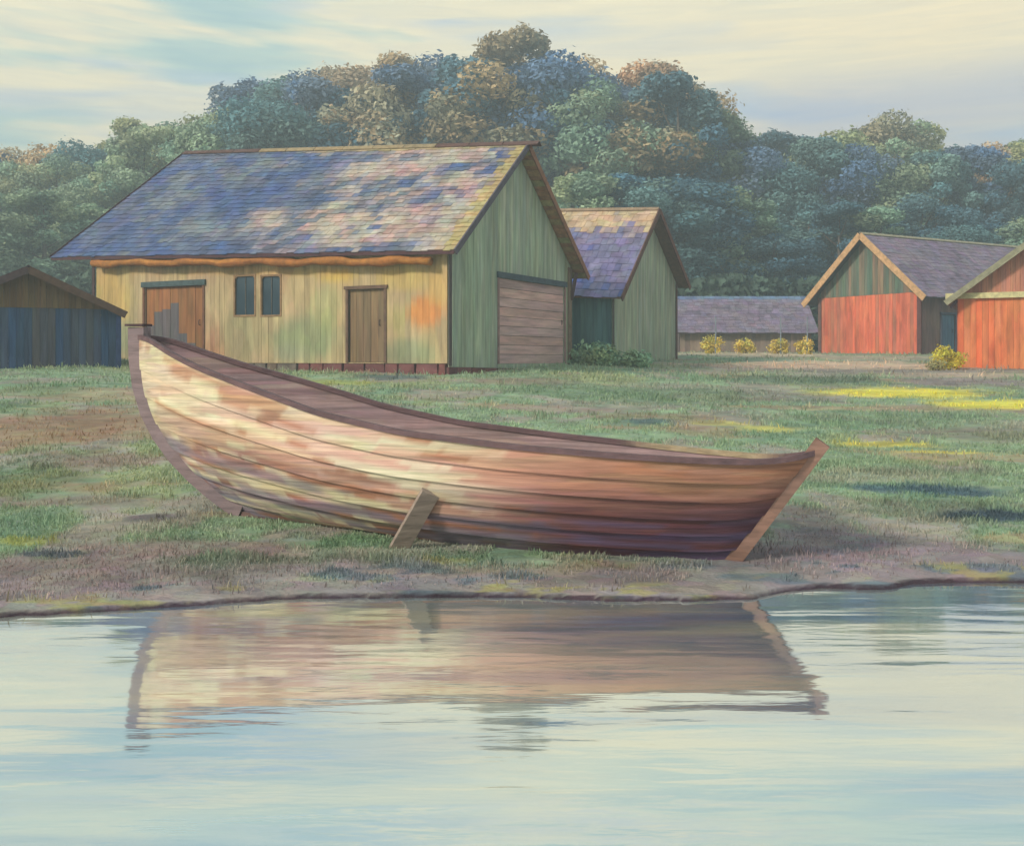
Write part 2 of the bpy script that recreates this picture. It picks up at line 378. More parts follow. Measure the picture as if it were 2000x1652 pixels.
tag(g, kind='structure', label='grassy bank sloping from the sheds to the water')
WV = np.array([[-2500, -70, 0], [2500, -70, 0], [2500, 60, 0], [-2500, 60, 0]], float)
wt = npmesh('water', np.array([[-300, -58, 0], [300, -58, 0], [300, 12, 0], [-300, 12, 0]], float), np.array([[0, 1, 2, 3]]), np.ones((1, 3)), M_water)
tag(wt, kind='structure', label='calm pale water reflecting the boat and the sky')

# grass
def grass(n, d0, d1, hmin, hmax, seed):
    r = np.random.default_rng(seed)
    u = r.random(n); d = 1 / (1 / d0 + u * (1 / d1 - 1 / d0))
    x = (r.random(n) * 2 - 1) * d * .60
    e = d - shore(x); C = gcol(x, d)
    greenish = (C[:, 1] > C[:, 0] * .98)
    keep = (e > .12) & (r.random(n) < np.where(greenish, 1, .28) * sstep(.05, 1.0, e + .3)) & (fbm(x * 1.7, d * 1.7, 7) > .36)
    # clear the footprints of the buildings and the boat's bed
    x, d, C = x[keep], d[keep], C[keep]; n = len(x)
    z = gz(x, d)
    h = (hmin + (hmax - hmin) * r.random(n)) * (.35 + 2.4 * fbm(x * 2.3, d * 2.3, 17) ** 2.2) ; wv = .0055 * np.clip(d / 9, .8, 4) * (.6 + .8 * r.random(n))
    a = r.random(n) * 2 * np.pi; lean = h * (.25 + .6 * r.random(n)); la = r.random(n) * 2 * np.pi
    dx, dy = np.cos(a) * wv, np.sin(a) * wv
    p0 = np.stack([x - dx, d - dy, z - .01], -1); p1 = np.stack([x + dx, d + dy, z - .01], -1)
    mx = x + np.cos(la) * lean * .35; my = d + np.sin(la) * lean * .35
    p2 = np.stack([mx + dx * .7, my + dy * .7, z + h * .6], -1); p3 = np.stack([mx - dx * .7, my - dy * .7, z + h * .6], -1)
    p4 = np.stack([x + np.cos(la) * lean, d + np.sin(la) * lean, z + h], -1)
    V = np.stack([p0, p1, p2, p3, p4], 1).reshape(-1, 3); b = np.arange(n)[:, None] * 5
    Fc = np.concatenate([b + np.array([[0, 1, 2]]), b + np.array([[0, 2, 3]]), b + np.array([[3, 2, 4]])], 1).reshape(-1, 3)
    k = (1.0 + .55 * r.random(n))[:, None]; tint = np.stack([1 + .18 * (r.random(n) - .4), np.ones(n), 1 - .08 * r.random(n)], -1)
    C = np.clip(C * k * tint * 1.15, 0, .9)
    return V, Fc, np.repeat(C, 3, axis=0)
Vs, Fs, Cs = [], [], []; off = 0
for args in ((110000, 7.0, 13, .015, .055, 1), (70000, 12, 26, .025, .075, 2), (22000, 24, 56, .05, .13, 3)):
    V, Fc, C = grass(*args); Vs.append(V); Fs.append(Fc + off); Cs.append(C); off += len(V)
gr = npmesh('grass', np.concatenate(Vs), np.concatenate(Fs), np.concatenate(Cs), M_grass)
tag(gr, 'short soft green grass with straw tufts covering the bank', 'grass', kind='stuff')

# ------------------------------------------------------------------ building kit
def board_wall(mb, p0, p1, zb, zt, bw, th, cfun, openings=(), gap=.006, cuts=(), cfz=None):
    """vertical boards from p0 to p1 (2-D), outward is the right-hand side of p0->p1"""
    p0 = Vector(p0[:2]); p1 = Vector(p1[:2]); L = (p1 - p0).length; d = (p1 - p0) / L; nrm = Vector((d.y, -d.x))
    n = max(1, round(L / bw)); edges = [L * i / n for i in range(n + 1)]
    for o in openings: edges += [o[0], o[1]]
    edges += list(cuts)
    edges = sorted(set(round(e, 4) for e in edges if 0 <= e <= L + 1e-3))
    e2 = [edges[0]]
    for e in edges[1:]:
        if e - e2[-1] > .02: e2.append(e)
    for i in range(len(e2) - 1):
        a, b = e2[i] + gap / 2, e2[i + 1] - gap / 2; m = (a + b) / 2
        segs = [(None, None)]
        for (u0, u1, z0, z1) in openings:
            if u0 - .011 <= m <= u1 + .011: segs = [(None, z0), (z1, None)]
        prd = random.uniform(0, .008); cc = cfun(m)
        for lo, hi in segs:
            la, lb = (zb(a), zb(b)) if lo is None else (lo, lo); ha, hb = (zt(a), zt(b)) if hi is None else (hi, hi)
            if min(ha - la, hb - lb) < .01: 
                if max(ha - la, hb - lb) < .03: continue
                ha = max(ha, la + .005); hb = max(hb, lb + .005)
            qa = p0 + d * a; qb = p0 + d * b; t = nrm * (th + prd)
            if cfz:
                ns = max(1, int((ha - la) / .16)); jk = random.uniform(.88, 1.12)
                for q in range(ns):
                    A0, A1 = la + (ha - la) * q / ns, la + (ha - la) * (q + 1) / ns; B0_, B1_ = lb + (hb - lb) * q / ns, lb + (hb - lb) * (q + 1) / ns
                    c0 = tuple(v * jk for v in cfz(m, A0)); c1 = tuple(v * jk for v in cfz(m, A1))
                    mb.hexa([(qa.x, qa.y, A0), (qb.x, qb.y, B0_), (qb.x + t.x, qb.y + t.y, B0_), (qa.x + t.x, qa.y + t.y, A0),
                             (qa.x, qa.y, A1), (qb.x, qb.y, B1_), (qb.x + t.x, qb.y + t.y, B1_), (qa.x + t.x, qa.y + t.y, A1)], None, [c0] * 4 + [c1] * 4)
                continue
            mb.hexa([(qa.x, qa.y, la), (qb.x, qb.y, lb), (qb.x + t.x, qb.y + t.y, lb), (qa.x + t.x, qa.y + t.y, la),
                     (qa.x, qa.y, ha), (qb.x, qb.y, hb), (qb.x + t.x, qb.y + t.y, hb), (qa.x + t.x, qa.y + t.y, ha)], jit(cc, .1))
def uv_on(p0, p1, px, py):
    """where the photograph's ray meets the wall: distance along it, and height"""
    p0 = Vector(p0[:2]); p1 = Vector(p1[:2]); L = (p1 - p0).length; d = (p1 - p0) / L
    k = (px - HX) / F   # x = k y
    u = (k * p0.y - p0.x) / (d.x - k * d.y); y = p0.y + d.y * u
    return u, H + (HY - py) / F * y
def slab(mb, q, th, c):
    q = [Vector(p) for p in q]; mb.hexa([p - Vector((0, 0, th)) for p in q] + q, c)
def shingles(mb, E0, E1, R1, R0, nrow, wsh, cfun, lift=.03):
    E0, E1, R1, R0 = map(Vector, (E0, E1, R1, R0))
    nrm = (E1 - E0).cross(R0 - E0).normalized()
    if nrm.z < 0: nrm = -nrm
    P = lambda a, b: (E0.lerp(E1, a)).lerp(R0.lerp(R1, a), b)
    for r in range(nrow):
        b0 = r / nrow; b1 = min(1.0, (r + 1.25) / nrow)
        L = (P(1, b0) - P(0, b0)).length; n = max(1, round(L / wsh)); a = 0; ofs = random.random() / n
        eds = [0] + [min(1, max(0, ofs + k / n + random.uniform(-.2, .2) / n)) for k in range(n)] + [1]
        for i in range(len(eds) - 1):
            a0, a1 = eds[i], eds[i + 1]
            if a1 - a0 < .1 / n: continue
            g = .02 / n; l = lift * random.uniform(.8, 1.3); bb = b0 + random.uniform(-.22, .08) / nrow
            bb = max(bb, -.02)
            c = jit(cfun((a0 + a1) / 2 + random.uniform(-.6, .6) / n, b0), .09)
            p = [P(a0 + g, bb), P(a1 - g, bb), P(a1 - g, b1), P(a0 + g, b1)]
            up = [p[0] + nrm * l, p[1] + nrm * l, p[2] + nrm * .008, p[3] + nrm * .008]
            lo = [p[0] + nrm * (l - .02), p[1] + nrm * (l - .02), p[2] + nrm * -.002, p[3] + nrm * -.002]
            mb.hexa(lo + up, c)
def win(parent, p0, p1, u0, u1, z0, z1, cf, cg, fw=.05):
    d = (Vector(p1[:2]) - Vector(p0[:2])).normalized(); n = Vector((d.y, -d.x)); P = lambda u, o, z: Vector((p0[0] + d.x * u + n.x * o, p0[1] + d.y * u + n.y * o, z))
    D = Vector((d.x, d.y, 0)); NN = Vector((n.x, n.y, 0)); Zv = Vector((0, 0, 1))
    w_ = bpy.data.objects.new('window', None); col.objects.link(w_); w_.parent = parent
    fr = MB()
    fr.box(P(u0 - fw, -.02, z0 - fw), D * fw, NN * .07, Zv * (z1 - z0 + 2 * fw), jit(cf)); fr.box(P(u1, -.02, z0 - fw), D * fw, NN * .07, Zv * (z1 - z0 + 2 * fw), jit(cf))
    fr.box(P(u0, -.02, z1), D * (u1 - u0), NN * .068, Zv * fw, jit(cf)); fr.box(P(u0, -.02, z0 - fw), D * (u1 - u0), NN * .068, Zv * fw, jit(cf))
    zm = z0 + (z1 - z0) * .55
    fr.box(P((u0 + u1) / 2 - .012, -.018, z0), D * .024, NN * .03, Zv * (z1 - z0), mixc(cf, cg, .75))
    # top corners eased so the opening reads rounded
    for s, ua in ((1, u0), (-1, u1)):
        a = P(ua + s * .001, -.015, z1 - .002); fr.v += []; b = a + D * s * .06; c = a - Zv * .06
        fr.face([a + NN * .05, b + NN * .05, c + NN * .05][::s], cf); fr.face([b, b + NN * .05, c + NN * .05, c], cf)
    fr.build('frame', M_wood, w_)
    gl = MB(); gl.box(P(u0 - .02, -.015, z0 - .02), D * (u1 - u0 + .04), NN * .01, Zv * (z1 - z0 + .04), cg); gl.build('pane', M_glass, w_)
    return w_

# ------------------------------------------------------------------ the big barn
dL = Vector((-.884, .468)); dW = Vector((.468, .884))       # along the long wall (leftwards), along the gable (rightwards and away)
Bc = Vector((-1.5, 24.0)); Cc = Bc + dW * 6.79; Ac = Bc + dL * 11.84; Dc = Ac + dW * 6.79
LB = 11.84; WB = 6.79
barn = thing('barn', (Bc.x, Bc.y, gz1(Bc.x, Bc.y)), 'largest barn with patchy blue and pink shingle roof, ochre long wall and green gable', 'barn')
# roof edge lines (height of the top surface)
EoL, EoR = Ac + dL * 1.5 - dW * .35, Bc - dL * .38 - dW * .35
RL, RR = Ac + dL * .0 + dW * WB / 2, Bc - dL * .38 + dW * WB / 2
BoL, BoR = Dc + dL * .9 + dW * .5, Cc - dL * .38 + dW * .5
def v3(p, z): return Vector((p.x, p.y, z))
ZEL, ZER, ZRL, ZRR, ZBL, ZBR = H + 2.95, H + 2.48, H + 6.52, H + 5.62, H + 2.9, H + 2.42
E0, E1, R0, R1, B0, B1 = v3(EoL, ZEL), v3(EoR, ZER), v3(RL, ZRL), v3(RR, ZRR), v3(BoL, ZBL), v3(BoR, ZBR)
def front_top(u):     # wall under the front slope; u from B towards A
    t = u / LB; e = ZER + (ZEL - ZER) * t; r = ZRR + (ZRL - ZRR) * t
    return e + (r - e) * (.35 / (.35 + WB / 2)) - .12
def gable_top(w):     # along the gable B->C
    if w < WB / 2: return ZER + (ZRR - ZER) * (w + .35) / (WB / 2 + .35) - .13
    return ZBR + (ZRR - ZBR) * (WB - w + .5) / (WB / 2 + .5) - .13
def barn_front_col(m):           # m from A
    t = m / LB; x = 190 + 685 * t
    c = mixc(al((204, 186, 144)), al((190, 170, 142)), sstep(0, .25, t))
    c = mixc(c, al((168, 170, 138)), float(sstep(.4, .5, t) * sstep(.75, .6, t)) * .7)
    c = mixc(c, al((196, 150, 96)), float(sstep(.82, .92, t)) * .8)
    c = mixc(c, al((206, 188, 156)), random.random() * .4); return mixc(c, al((150, 132, 112)), random.random() * .3)
dz = lambda px, py: uv_on(Ac, Bc, px, py)
zfloor = H - .10
def opening(px0, px1, py0, py1):
    u0, zt = dz(px0, py0); u1, _ = dz(px1, py0); _, zb_ = dz((px0 + px1) / 2, py1); return (u0, u1, zb_, zt)
dr1 = opening(285, 398, 562, 712); dr2 = opening(682, 752, 566, 708); w1 = opening(461, 499, 541, 615); w2 = opening(513, 549, 541, 615)
sillz = zfloor - .02
WP = [(215, 590, 50, 90, (224, 190, 118), .8), (240, 660, 50, 40, (160, 176, 140), .7), (420, 680, 22, 60, (214, 150, 118), .8), (430, 560, 50, 40, (200, 170, 140), .6), (480, 650, 60, 50, (182, 172, 132), .7),
      (590, 560, 60, 40, (206, 176, 140), .8), (600, 660, 70, 50, (150, 166, 128), .8), (640, 600, 30, 50, (176, 184, 132), .6), (575, 690, 40, 20, (170, 170, 150), .5), (665, 540, 50, 14, (226, 196, 104), .8), (705, 640, 30, 50, (120, 130, 112), .4),
      (790, 545, 60, 26, (226, 200, 128), .8), (830, 610, 42, 36, (242, 160, 96), .95), (780, 620, 18, 40, (206, 196, 130), .6), (800, 690, 60, 30, (158, 168, 134), .8), (860, 560, 30, 40, (226, 186, 120), .7), (500, 530, 300, 10, (214, 170, 100), .5)]
def barn_z(u, z):
    p = Ac + (Bc - Ac) * (u / LB); px = HX + F * p.x / p.y; py = HY - (z - H) * F / p.y
    c = np.array(al((208, 184, 144))); w_ = (float(fbm(u * 1.6, z * 1.6, 311)) - .5) * 1.6
    c = c * (.86 + .28 * float(fbm(u * 3, z * 2.2, 321)))
    for cx, cy, rx, ry, cc, k in WP:
        q = math.sqrt(((px - cx) / rx) ** 2 + ((py - cy) / ry) ** 2) + w_ * .5; k = float(sstep(1.25, .5, q)) * k
        c = c * (1 - k) + np.array(al(cc)) * k
    return tuple(c)
mb = MB(); board_wall(mb, Ac, Bc, lambda u: sillz, lambda u: front_top(LB - u), .17, .03, barn_front_col, [dr1, dr2, w1, w2], cfz=barn_z)
mb.build('wall', M_plaster, barn)
bgz = lambda w: gz1(*(Bc + dW * w)) 
gd = [uv_on(Bc, Cc, 972, 552), uv_on(Bc, Cc, 1100, 552)]; _, gdz0 = uv_on(Bc, Cc, 1035, 706)
GW = [gd[0][0], gd[1][0]]; gd_op = (GW[0], GW[1], H - .14, H + 2.06)
GREENB = al((182, 192, 172))
gfloor = lambda w: H - 1.30 - .10 * w / WB
mb = MB(); board_wall(mb, Bc, Cc, lambda w: H - .20 - .12 * w / WB, gable_top, .19, .03, lambda m: mixc(GREENB, al((178, 184, 152)), random.random() ** 2 * .7), [gd_op], cuts=(WB / 2,))
mb.build('gable_wall', M_vert, barn)
mb = MB(); board_wall(mb, Cc, Dc, lambda u: sillz - .3, lambda u: front_top(u) - .25, .25, .03, lambda m: al((120, 128, 110))); mb.build('rear_wall', M_vert, barn)
mb = MB()
def lg(w):
    w2_ = WB - w
    if w2_ < WB / 2: return ZEL + (ZRL - ZEL) * (w2_ + .35) / (WB / 2 + .35) - .14
    return ZBL + (ZRL - ZBL) * (WB - w2_ + .5) / (WB / 2 + .5) - .14
board_wall(mb, Dc, Ac, lambda u: sillz - .1, lg, .2, .03, lambda m: al((120, 116, 98)), cuts=(WB / 2,)); mb.build('far_gable_wall', M_vert, barn)
# foundation of dark red stones
mb = MB()
for p, q, L, z0 in ((Ac, Bc, LB, sillz), (Bc, Cc, WB, H - .20)):
    d = (q - p).normalized(); n = Vector((d.y, -d.x)); u = 0 if L == LB else -.05
    while u < L - .05:
        l = min(random.uniform(.35, .7), L - u); a = p + d * u
        gzl = gz1(a.x, a.y) - .25; h = z0 - (.0 if L == LB else .12 * u / WB) - .012
        pr = random.uniform(.05, .11)
        c = jit(al((128, 82, 80)), .2) if (L != LB or u > L * .62) else jit(al((130, 116, 104)), .15)
        mb.hexa([(a.x - n.x * .2, a.y - n.y * .2, gzl), (a.x + d.x * (l - .02) - n.x * .2, a.y + d.y * (l - .02) - n.y * .2, gzl), (a.x + d.x * (l - .02) + n.x * pr, a.y + d.y * (l - .02) + n.y * pr, gzl), (a.x + n.x * pr, a.y + n.y * pr, gzl),
                 (a.x - n.x * .2, a.y - n.y * .2, h), (a.x + d.x * (l - .03) - n.x * .2, a.y + d.y * (l - .03) - n.y * .2, h), (a.x + d.x * (l - .04) + n.x * (pr - .02), a.y + d.y * (l - .04) + n.y * (pr - .02), h), (a.x + d.x * .02 + n.x * (pr - .02), a.y + d.y * .02 + n.y * (pr - .02), h)], c)
        u += l
mb.build('foundation', M_stone, barn)
# roof
def roofcol(a, b):
    n = float(fbm(a * 7, b * 4.2, 101)); n2 = float(fbm(a * 16 + b * 8, b * 9 - a * 3, 111)); n3 = float(fbm(a * 17 - b * 5, b * 8, 121, 3))
    c = mixc(al((100, 110, 142)), al((128, 134, 146)), float(sstep(.35, .65, n)))
    c = mixc(c, al((74, 98, 152)), float(sstep(.42, .66, n2)) * .75)
    warm = float(sstep(.42, .72, a + (n - .5) * .7 + .12 * (b - .4))); w_ = warm * float(sstep(.36, .62, n3 + .05 * warm))
    c = mixc(c, mixc(al((206, 168, 160)), al((210, 196, 178)), float(sstep(.35, .65, n2))), w_ * .78)
    c = mixc(c, al((196, 176, 118)), float(sstep(.955, .985, a)) * .85); c = mixc(c, al((190, 174, 130)), float(sstep(.92, .97, b) * sstep(.35, .5, a)) * .8)
    return c
mb = MB(); shingles(mb, E0, E1, R1, R0, 26, .20, roofcol); roof = mb.build('roof', M_roof, barn)
mb = MB(); shingles(mb, B0, B1, R1, R0, 26, .25, lambda a, b: al((110, 96, 88))); mb.build('rear_slope', M_roof, roof)
mb = MB()
def deck(mb, e0, e1, r1, r0, c, n=16, dn=.02):
    for k in range(n):
        a, b = k / n, (k + 1) / n
        for q in range(n):
            f0_, f1_ = q / n, (q + 1) / n; P = lambda a_, b_: e0.lerp(e1, a_).lerp(r0.lerp(r1, a_), b_) - Vector((0, 0, dn))
            slab(mb, [P(a, f0_), P(b, f0_), P(b, f1_), P(a, f1_)], .05, c)
deck(mb, E0, E1, R1, R0, al((130, 96, 72))); deck(mb, B0, B1, R1, R0, al((190, 140, 104)))
for k in range(14):      # sheathing boards seen from below on the rear slope
    t = (k + .5) / 14; a = B1.lerp(R1, t) - Vector((0, 0, .09)); b = B0.lerp(R0, t) - Vector((0, 0, .09)); b = a.lerp(b, .2)
    mb.beam(a, b, .2, .02, jit(mixc(al((196, 140, 98)), al((190, 180, 126)), random.random() ** 2), .12), (R1 - B1).cross(B0 - B1))
mb.build('roof_deck', M_wood, roof)
PURP = al((92, 60, 66))
def rake(par, a, b, wd, c, off, th=.04):
    m = MB(); m.beam(a + off, b + off, th, wd, c); m.build('rake_board', M_wood, par)
oR = Vector((-dL.x, -dL.y, 0)) * .03
rake(roof, E1 - Vector((0, 0, .04)), R1 - Vector((0, 0, .04)), .15, al((104, 96, 110)), oR)
rake(roof, B1 - Vector((0, 0, .05)), R1 - Vector((0, 0, .05)), .16, al((160, 110, 84)), oR)
rake(roof, E0 - Vector((0, 0, .03)), R0 - Vector((0, 0, .03)), .16, PURP, -oR * .5)
mb = MB(); n_ = 12
for k in range(n_):
    a = R0.lerp(R1 + (R1 - R0).normalized() * .35, k / n_); b = R0.lerp(R1 + (R1 - R0).normalized() * .35, (k + .98) / n_); zz = Vector((0, 0, .045))
    c = jit(mixc(PURP, al((190, 168, 128)), .75 if 2 < k < 9 else .1), .08); dd = (b - a).normalized(); sd = Vector((-dd.y, dd.x, 0))
    for s in (1, -1): mb.box(a + zz, b - a, sd * s * .13 - Vector((0, 0, .10)), Vector((0, 0, .025)), c)
mb.build('ridge_cap', M_wood, roof)
mb = MB(); mb.beam(E0 - Vector((0, 0, .04)), E1 - Vector((0, 0, .04)), .03, .09, PURP); mb.build('fascia', M_wood, roof)
# hollowed-log gutter, orange brown, under the front eave
mb = MB(); pts = []; rad = []
for k in range(41):
    u = .15 + (LB - .45) * k / 40; p = Ac + (Bc - Ac).normalized() * u - dW * .27; t = u / LB
    z = (ZEL + (ZER - ZEL) * t) - .22 - .03 * math.sin(k * .8) + .015 * math.sin(k * 2.1); pts.append(v3(p, z)); rad.append(.105 + .018 * math.sin(k * 1.1))
mb.tube(pts, rad, al((206, 138, 66)), 12)
for i in range(len(mb.c)):
    mb.c[i] = jit(mixc(al((214, 146, 66)), al((150, 88, 48)), float(fbm(i * .02, (i % 12) * .3, 5)) ** 1.2), .12)
mb.build('gutter', M_wood, barn, smooth=True)
# corner posts
def vbox(mb, p, n1_, w1_, n2_, w2_, z0, z1, c): mb.box((p.x, p.y, z0), (n1_.x * w1_, n1_.y * w1_, 0), (n2_.x * w2_, n2_.y * w2_, 0), (0, 0, z1 - z0), c)
mb = MB(); vbox(mb, Ac - dW * .05 + dL * .12, -dL, .10, -dW, .03, sillz + .02, front_top(LB) - .01, al((84, 60, 62))); mb.build('corner_post', M_wood, barn)
mb = MB(); vbox(mb, Bc - dL * .045 - dW * .045, dW, .12, -dL, .02, H - .18, gable_top(0) - .02, al((96, 82, 82))); mb.build('corner_post', M_wood, barn)
mb = MB(); vbox(mb, Cc - dL * .045 - dW * .2, dW, .26, -dL, .02, H - .3, gable_top(WB) - .05, al((140, 118, 100))); mb.build('corner_post', M_wood, barn)
mb = MB(); mb.beam(v3(Cc - dL * .2 + dW * .06, H + 2.5), v3(Cc - dL * .05 + dW * .03, H + 1.7), .1, .1, al((92, 66, 66)), (1, 0, 0)); mb.build('eave_bracket', M_wood, barn)
# doors of the long wall
def plank_door(parent, p0, p1, op, c, name='door', horizontal=False, lint=None, n=5, inset=-.05, label=None, hand=True, patch=None):
    u0, u1, z0, z1 = op; p0 = Vector(p0[:2]); p1 = Vector(p1[:2]); d = (p1 - p0).normalized(); nn = Vector((d.y, -d.x)); D = Vector((d.x, d.y, 0)); NN = Vector((nn.x, nn.y, 0)); Zv = Vector((0, 0, 1))
    P = lambda u, o, z: Vector((p0.x + d.x * u + nn.x * o, p0.y + d.y * u + nn.y * o, z)); mb = MB()
    for k in range(n):
        q = random.uniform(0, .012)
        if horizontal:
            h = (z1 - z0) / n; mb.box(P(u0 + .01, inset, z0 + h * k + .006), D * (u1 - u0 - .02), NN * (.03 + q), Zv * (h - .012), jit(c, .12))
        else:
            h = (u1 - u0) / n; cj = jit(c, .12); hs = (z1 - z0 - .02)
            fr_ = min(.85, random.uniform(.25, .6) + (.25 if k in (1, 2, 3) else 0)) if patch and k < n - 1 else .4  # lower part of most boards mixed towards a second, darker colour
            mb.box(P(u0 + h * k + .004, inset, z0 + .01), D * (h - .008), NN * (.03 + q), Zv * hs * fr_, mixc(cj, patch, .75) if patch and k < n - 1 else cj)
            mb.box(P(u0 + h * k + .004, inset, z0 + .01 + hs * fr_), D * (h - .008), NN * (.03 + q), Zv * hs * (1 - fr_), cj)
    dr = mb.build(name, M_vert if not horizontal else M_level, parent)
    if label: dr['label'] = label
    fr = MB(); cf = mixc(c, PURP, .5); fw = .07
    fr.box(P(u0 - fw, .032, z0), D * fw, NN * .03, Zv * (z1 - z0), cf); fr.box(P(u1, .032, z0), D * fw, NN * .03, Zv * (z1 - z0), cf)
    fr.box(P(u0 - fw - .04, .033, z1 + .001), D * (u1 - u0 + 2 * fw + .08), NN * .05, Zv * (.15 if lint else .08), lint or cf); fr.build('door_frame', M_wood, dr)
    if hand:
        hb = MB(); hb.tube([P(u1 - .15, -.01, (z0 + z1) / 2), P(u1 - .15, .03, (z0 + z1) / 2 + .01), P(u1 - .15, .03, (z0 + z1) / 2 + .13), P(u1 - .15, -.01, (z0 + z1) / 2 + .14)], .012, al((60, 56, 58)), 6); hb.build('handle', M_wood, dr)
    return dr
plank_door(barn, Ac, Bc, dr1, al((170, 118, 76)), lint=al((84, 104, 108)), n=7, patch=al((84, 106, 122)), label='orange brown door with dark blue lower part left of the windows under a blue green lintel')
plank_door(barn, Ac, Bc, dr2, al((150, 124, 96)), n=5, label='faded brown door right of the windows')
plank_door(barn, Bc, Cc, gd_op, al((222, 180, 176)), name='hatch_door', horizontal=True, lint=al((84, 98, 110)), n=9, inset=-.03, label='wide pinkish door of level boards in the green gable')
win(barn, Ac, Bc, *w1, al((164, 132, 98)), al((62, 82, 94))); win(barn, Ac, Bc, *w2, al((164, 132, 98)), al((62, 82, 94)))

# ------------------------------------------------------------------ generic small shed
def shed(name, label, B, dl, dw, L, W, zbase, ze, zr, ov, og, ogr, cside, cgable, cupper, croof, cunder, crake, M_wall, wall_z=None, zrl=None, openings=(), gops=(), nrow=14, crake2=None, ovr=None, zre=None):
    """B near corner; dl runs along the length away from the gable we see; dw runs along that gable to the right. ze eave, zr ridge"""
    ovr = ov if ovr is None else ovr; zrl = zr if zrl is None else zrl
    C = B + dw * W; A = B + dl * L; D = A + dw * W
    t = thing(name, (B.x, B.y, zbase), label, 'shed')
    zre = ze if zre is None else zre; sl_ = (zr - ze) / (W / 2); slr = (zr - zre) / (W / 2); zeo = ze - sl_ * ov; zer = zre - slr * ovr
    top = lambda w: (ze + sl_ * w if w < W / 2 else zre + slr * (W - w)) - .10
    bot = lambda p, u, d: min(gz1(p.x + d.x * u, p.y + d.y * u), zbase) - .12
    left_first = True
    w = MB()
    if dw.x * dl.y - dw.y * dl.x > 0:   # length runs leftwards: side wall A->B faces us
        board_wall(w, A, B, lambda u: zbase - .3, lambda u: ze - .10, .17, .025, cside, openings)
        w.build('wall', M_wall, t)
        w = MB(); board_wall(w, D, A, lambda u: zbase - .3, top, .2, .025, cside, cuts=(W / 2,)); w.build('rear_wall', M_wall, t)
        w = MB(); board_wall(w, C, D, lambda u: zbase - .3, lambda u: ze - .10, .2, .025, cside); w.build('side_wall', M_wall, t)
    if wall_z is None:
        w = MB(); board_wall(w, B, C, lambda u: zbase - .3, top, .17, .025, cgable, gops, cuts=(W / 2,)); w.build('gable_wall', M_wall, t)
    else:
        w = MB(); board_wall(w, B, C, lambda u: zbase - .3, lambda u: min(wall_z, top(u)), .17, .025, cgable, gops, cuts=(W / 2,)); w.build('gable_wall', M_wall, t)
        w = MB(); board_wall(w, B, C, lambda u: min(wall_z, top(u)) + .004, lambda u: max(top(u), wall_z + .006) if top(u) > wall_z - .05 else wall_z + .005, .13, .045, cupper, cuts=(W / 2,)); w.build('gable_boarding', M_vert, t)
    e0 = v3(A + dl * .3 - dw * ov, zeo + (zrl - zr)); e1 = v3(B - dl * og - dw * ov, zeo); r0 = v3(A + dl * .3 + dw * W / 2, zrl); r1 = v3(B - dl * ogr + dw * W / 2, zr)
    b0 = v3(D + dl * .3 + dw * ovr, zer + (zrl - zr)); b1 = v3(C - dl * og + dw * ovr, zer)
    m = MB(); shingles(m, e0, e1, r1, r0, nrow, .22, croof, .025); rf = m.build('roof', M_roof, t)
    m = MB(); shingles(m, b0, b1, r1, r0, nrow, .22, croof, .025); m.build('right_slope', M_roof, rf)
    m = MB(); slab(m, [e0, e1, r1, r0], .05, cunder); slab(m, [b0, r0, r1, b1], .05, cunder); m.build('roof_deck', M_wood, rf)
    o = Vector((-dl.x, -dl.y, 0)) * .025; dn = Vector((0, 0, .05))
    rake(rf, e1 - dn, r1 - dn, .17, crake, o); rake(rf, b1 - dn, r1 - dn, .17, crake2 or crake, o)
    m = MB(); zz = Vector((0, 0, .04)); dd = (r1 - r0).normalized(); sd = Vector((-dd.y, dd.x, 0))
    for s in (1, -1): m.box(r0 + zz, r1 - r0, sd * s * .12 - Vector((0, 0, .09)), Vector((0, 0, .022)), mixc(crake, croof(.5, 1), .5))
    m.build('ridge_cap', M_wood, rf)
    return t, A, B, C, D, rf
nz_ = lambda s: (lambda a, b: float(fbm(a * 5 + s, b * 4 + s, 131)))
# green shed behind the barn
def rc_green(a, b):
    n = float(fbm(a * 9, b * 5, 141))
    c = mixc(al((92, 108, 172)), al((132, 126, 164)), float(sstep(.4, .6, n)))
    return mixc(c, al((210, 182, 150)), float(sstep(.74, .86, b + (n - .5) * .6)))
GB = Vector((3.02, 31.0))
gs, _, _, gC, _, grf = shed('green_shed', 'narrow green gabled shed with blue shingle roof, just right of and behind the big barn', GB, dL, dW, 4.2, 5.9, H - .11, H + 2.1, H + 4.87, .3, .42, .45,
    lambda m: mixc(al((92, 128, 140)), al((110, 144, 144)), random.random()), lambda m: mixc(al((174, 186, 166)), al((184, 188, 168)), random.random() ** 2), None, rc_green, al((134, 104, 78)), al((110, 76, 66)), M_vert, zrl=H + 5.15, zre=H + 2.75, crake2=al((116, 74, 62)))
m = MB(); vbox(m, gC - dL * .04 - dW * .1, dW, .16, -dL, .02, H - .4, H + 2.62, al((104, 78, 70))); m.build('corner_post', M_wood, gs)
m = MB(); vbox(m, GB - dL * .04 - dW * .04, dW, .12, -dL, .02, H - .3, H + 1.98, al((98, 90, 84))); m.build('corner_post', M_wood, gs)

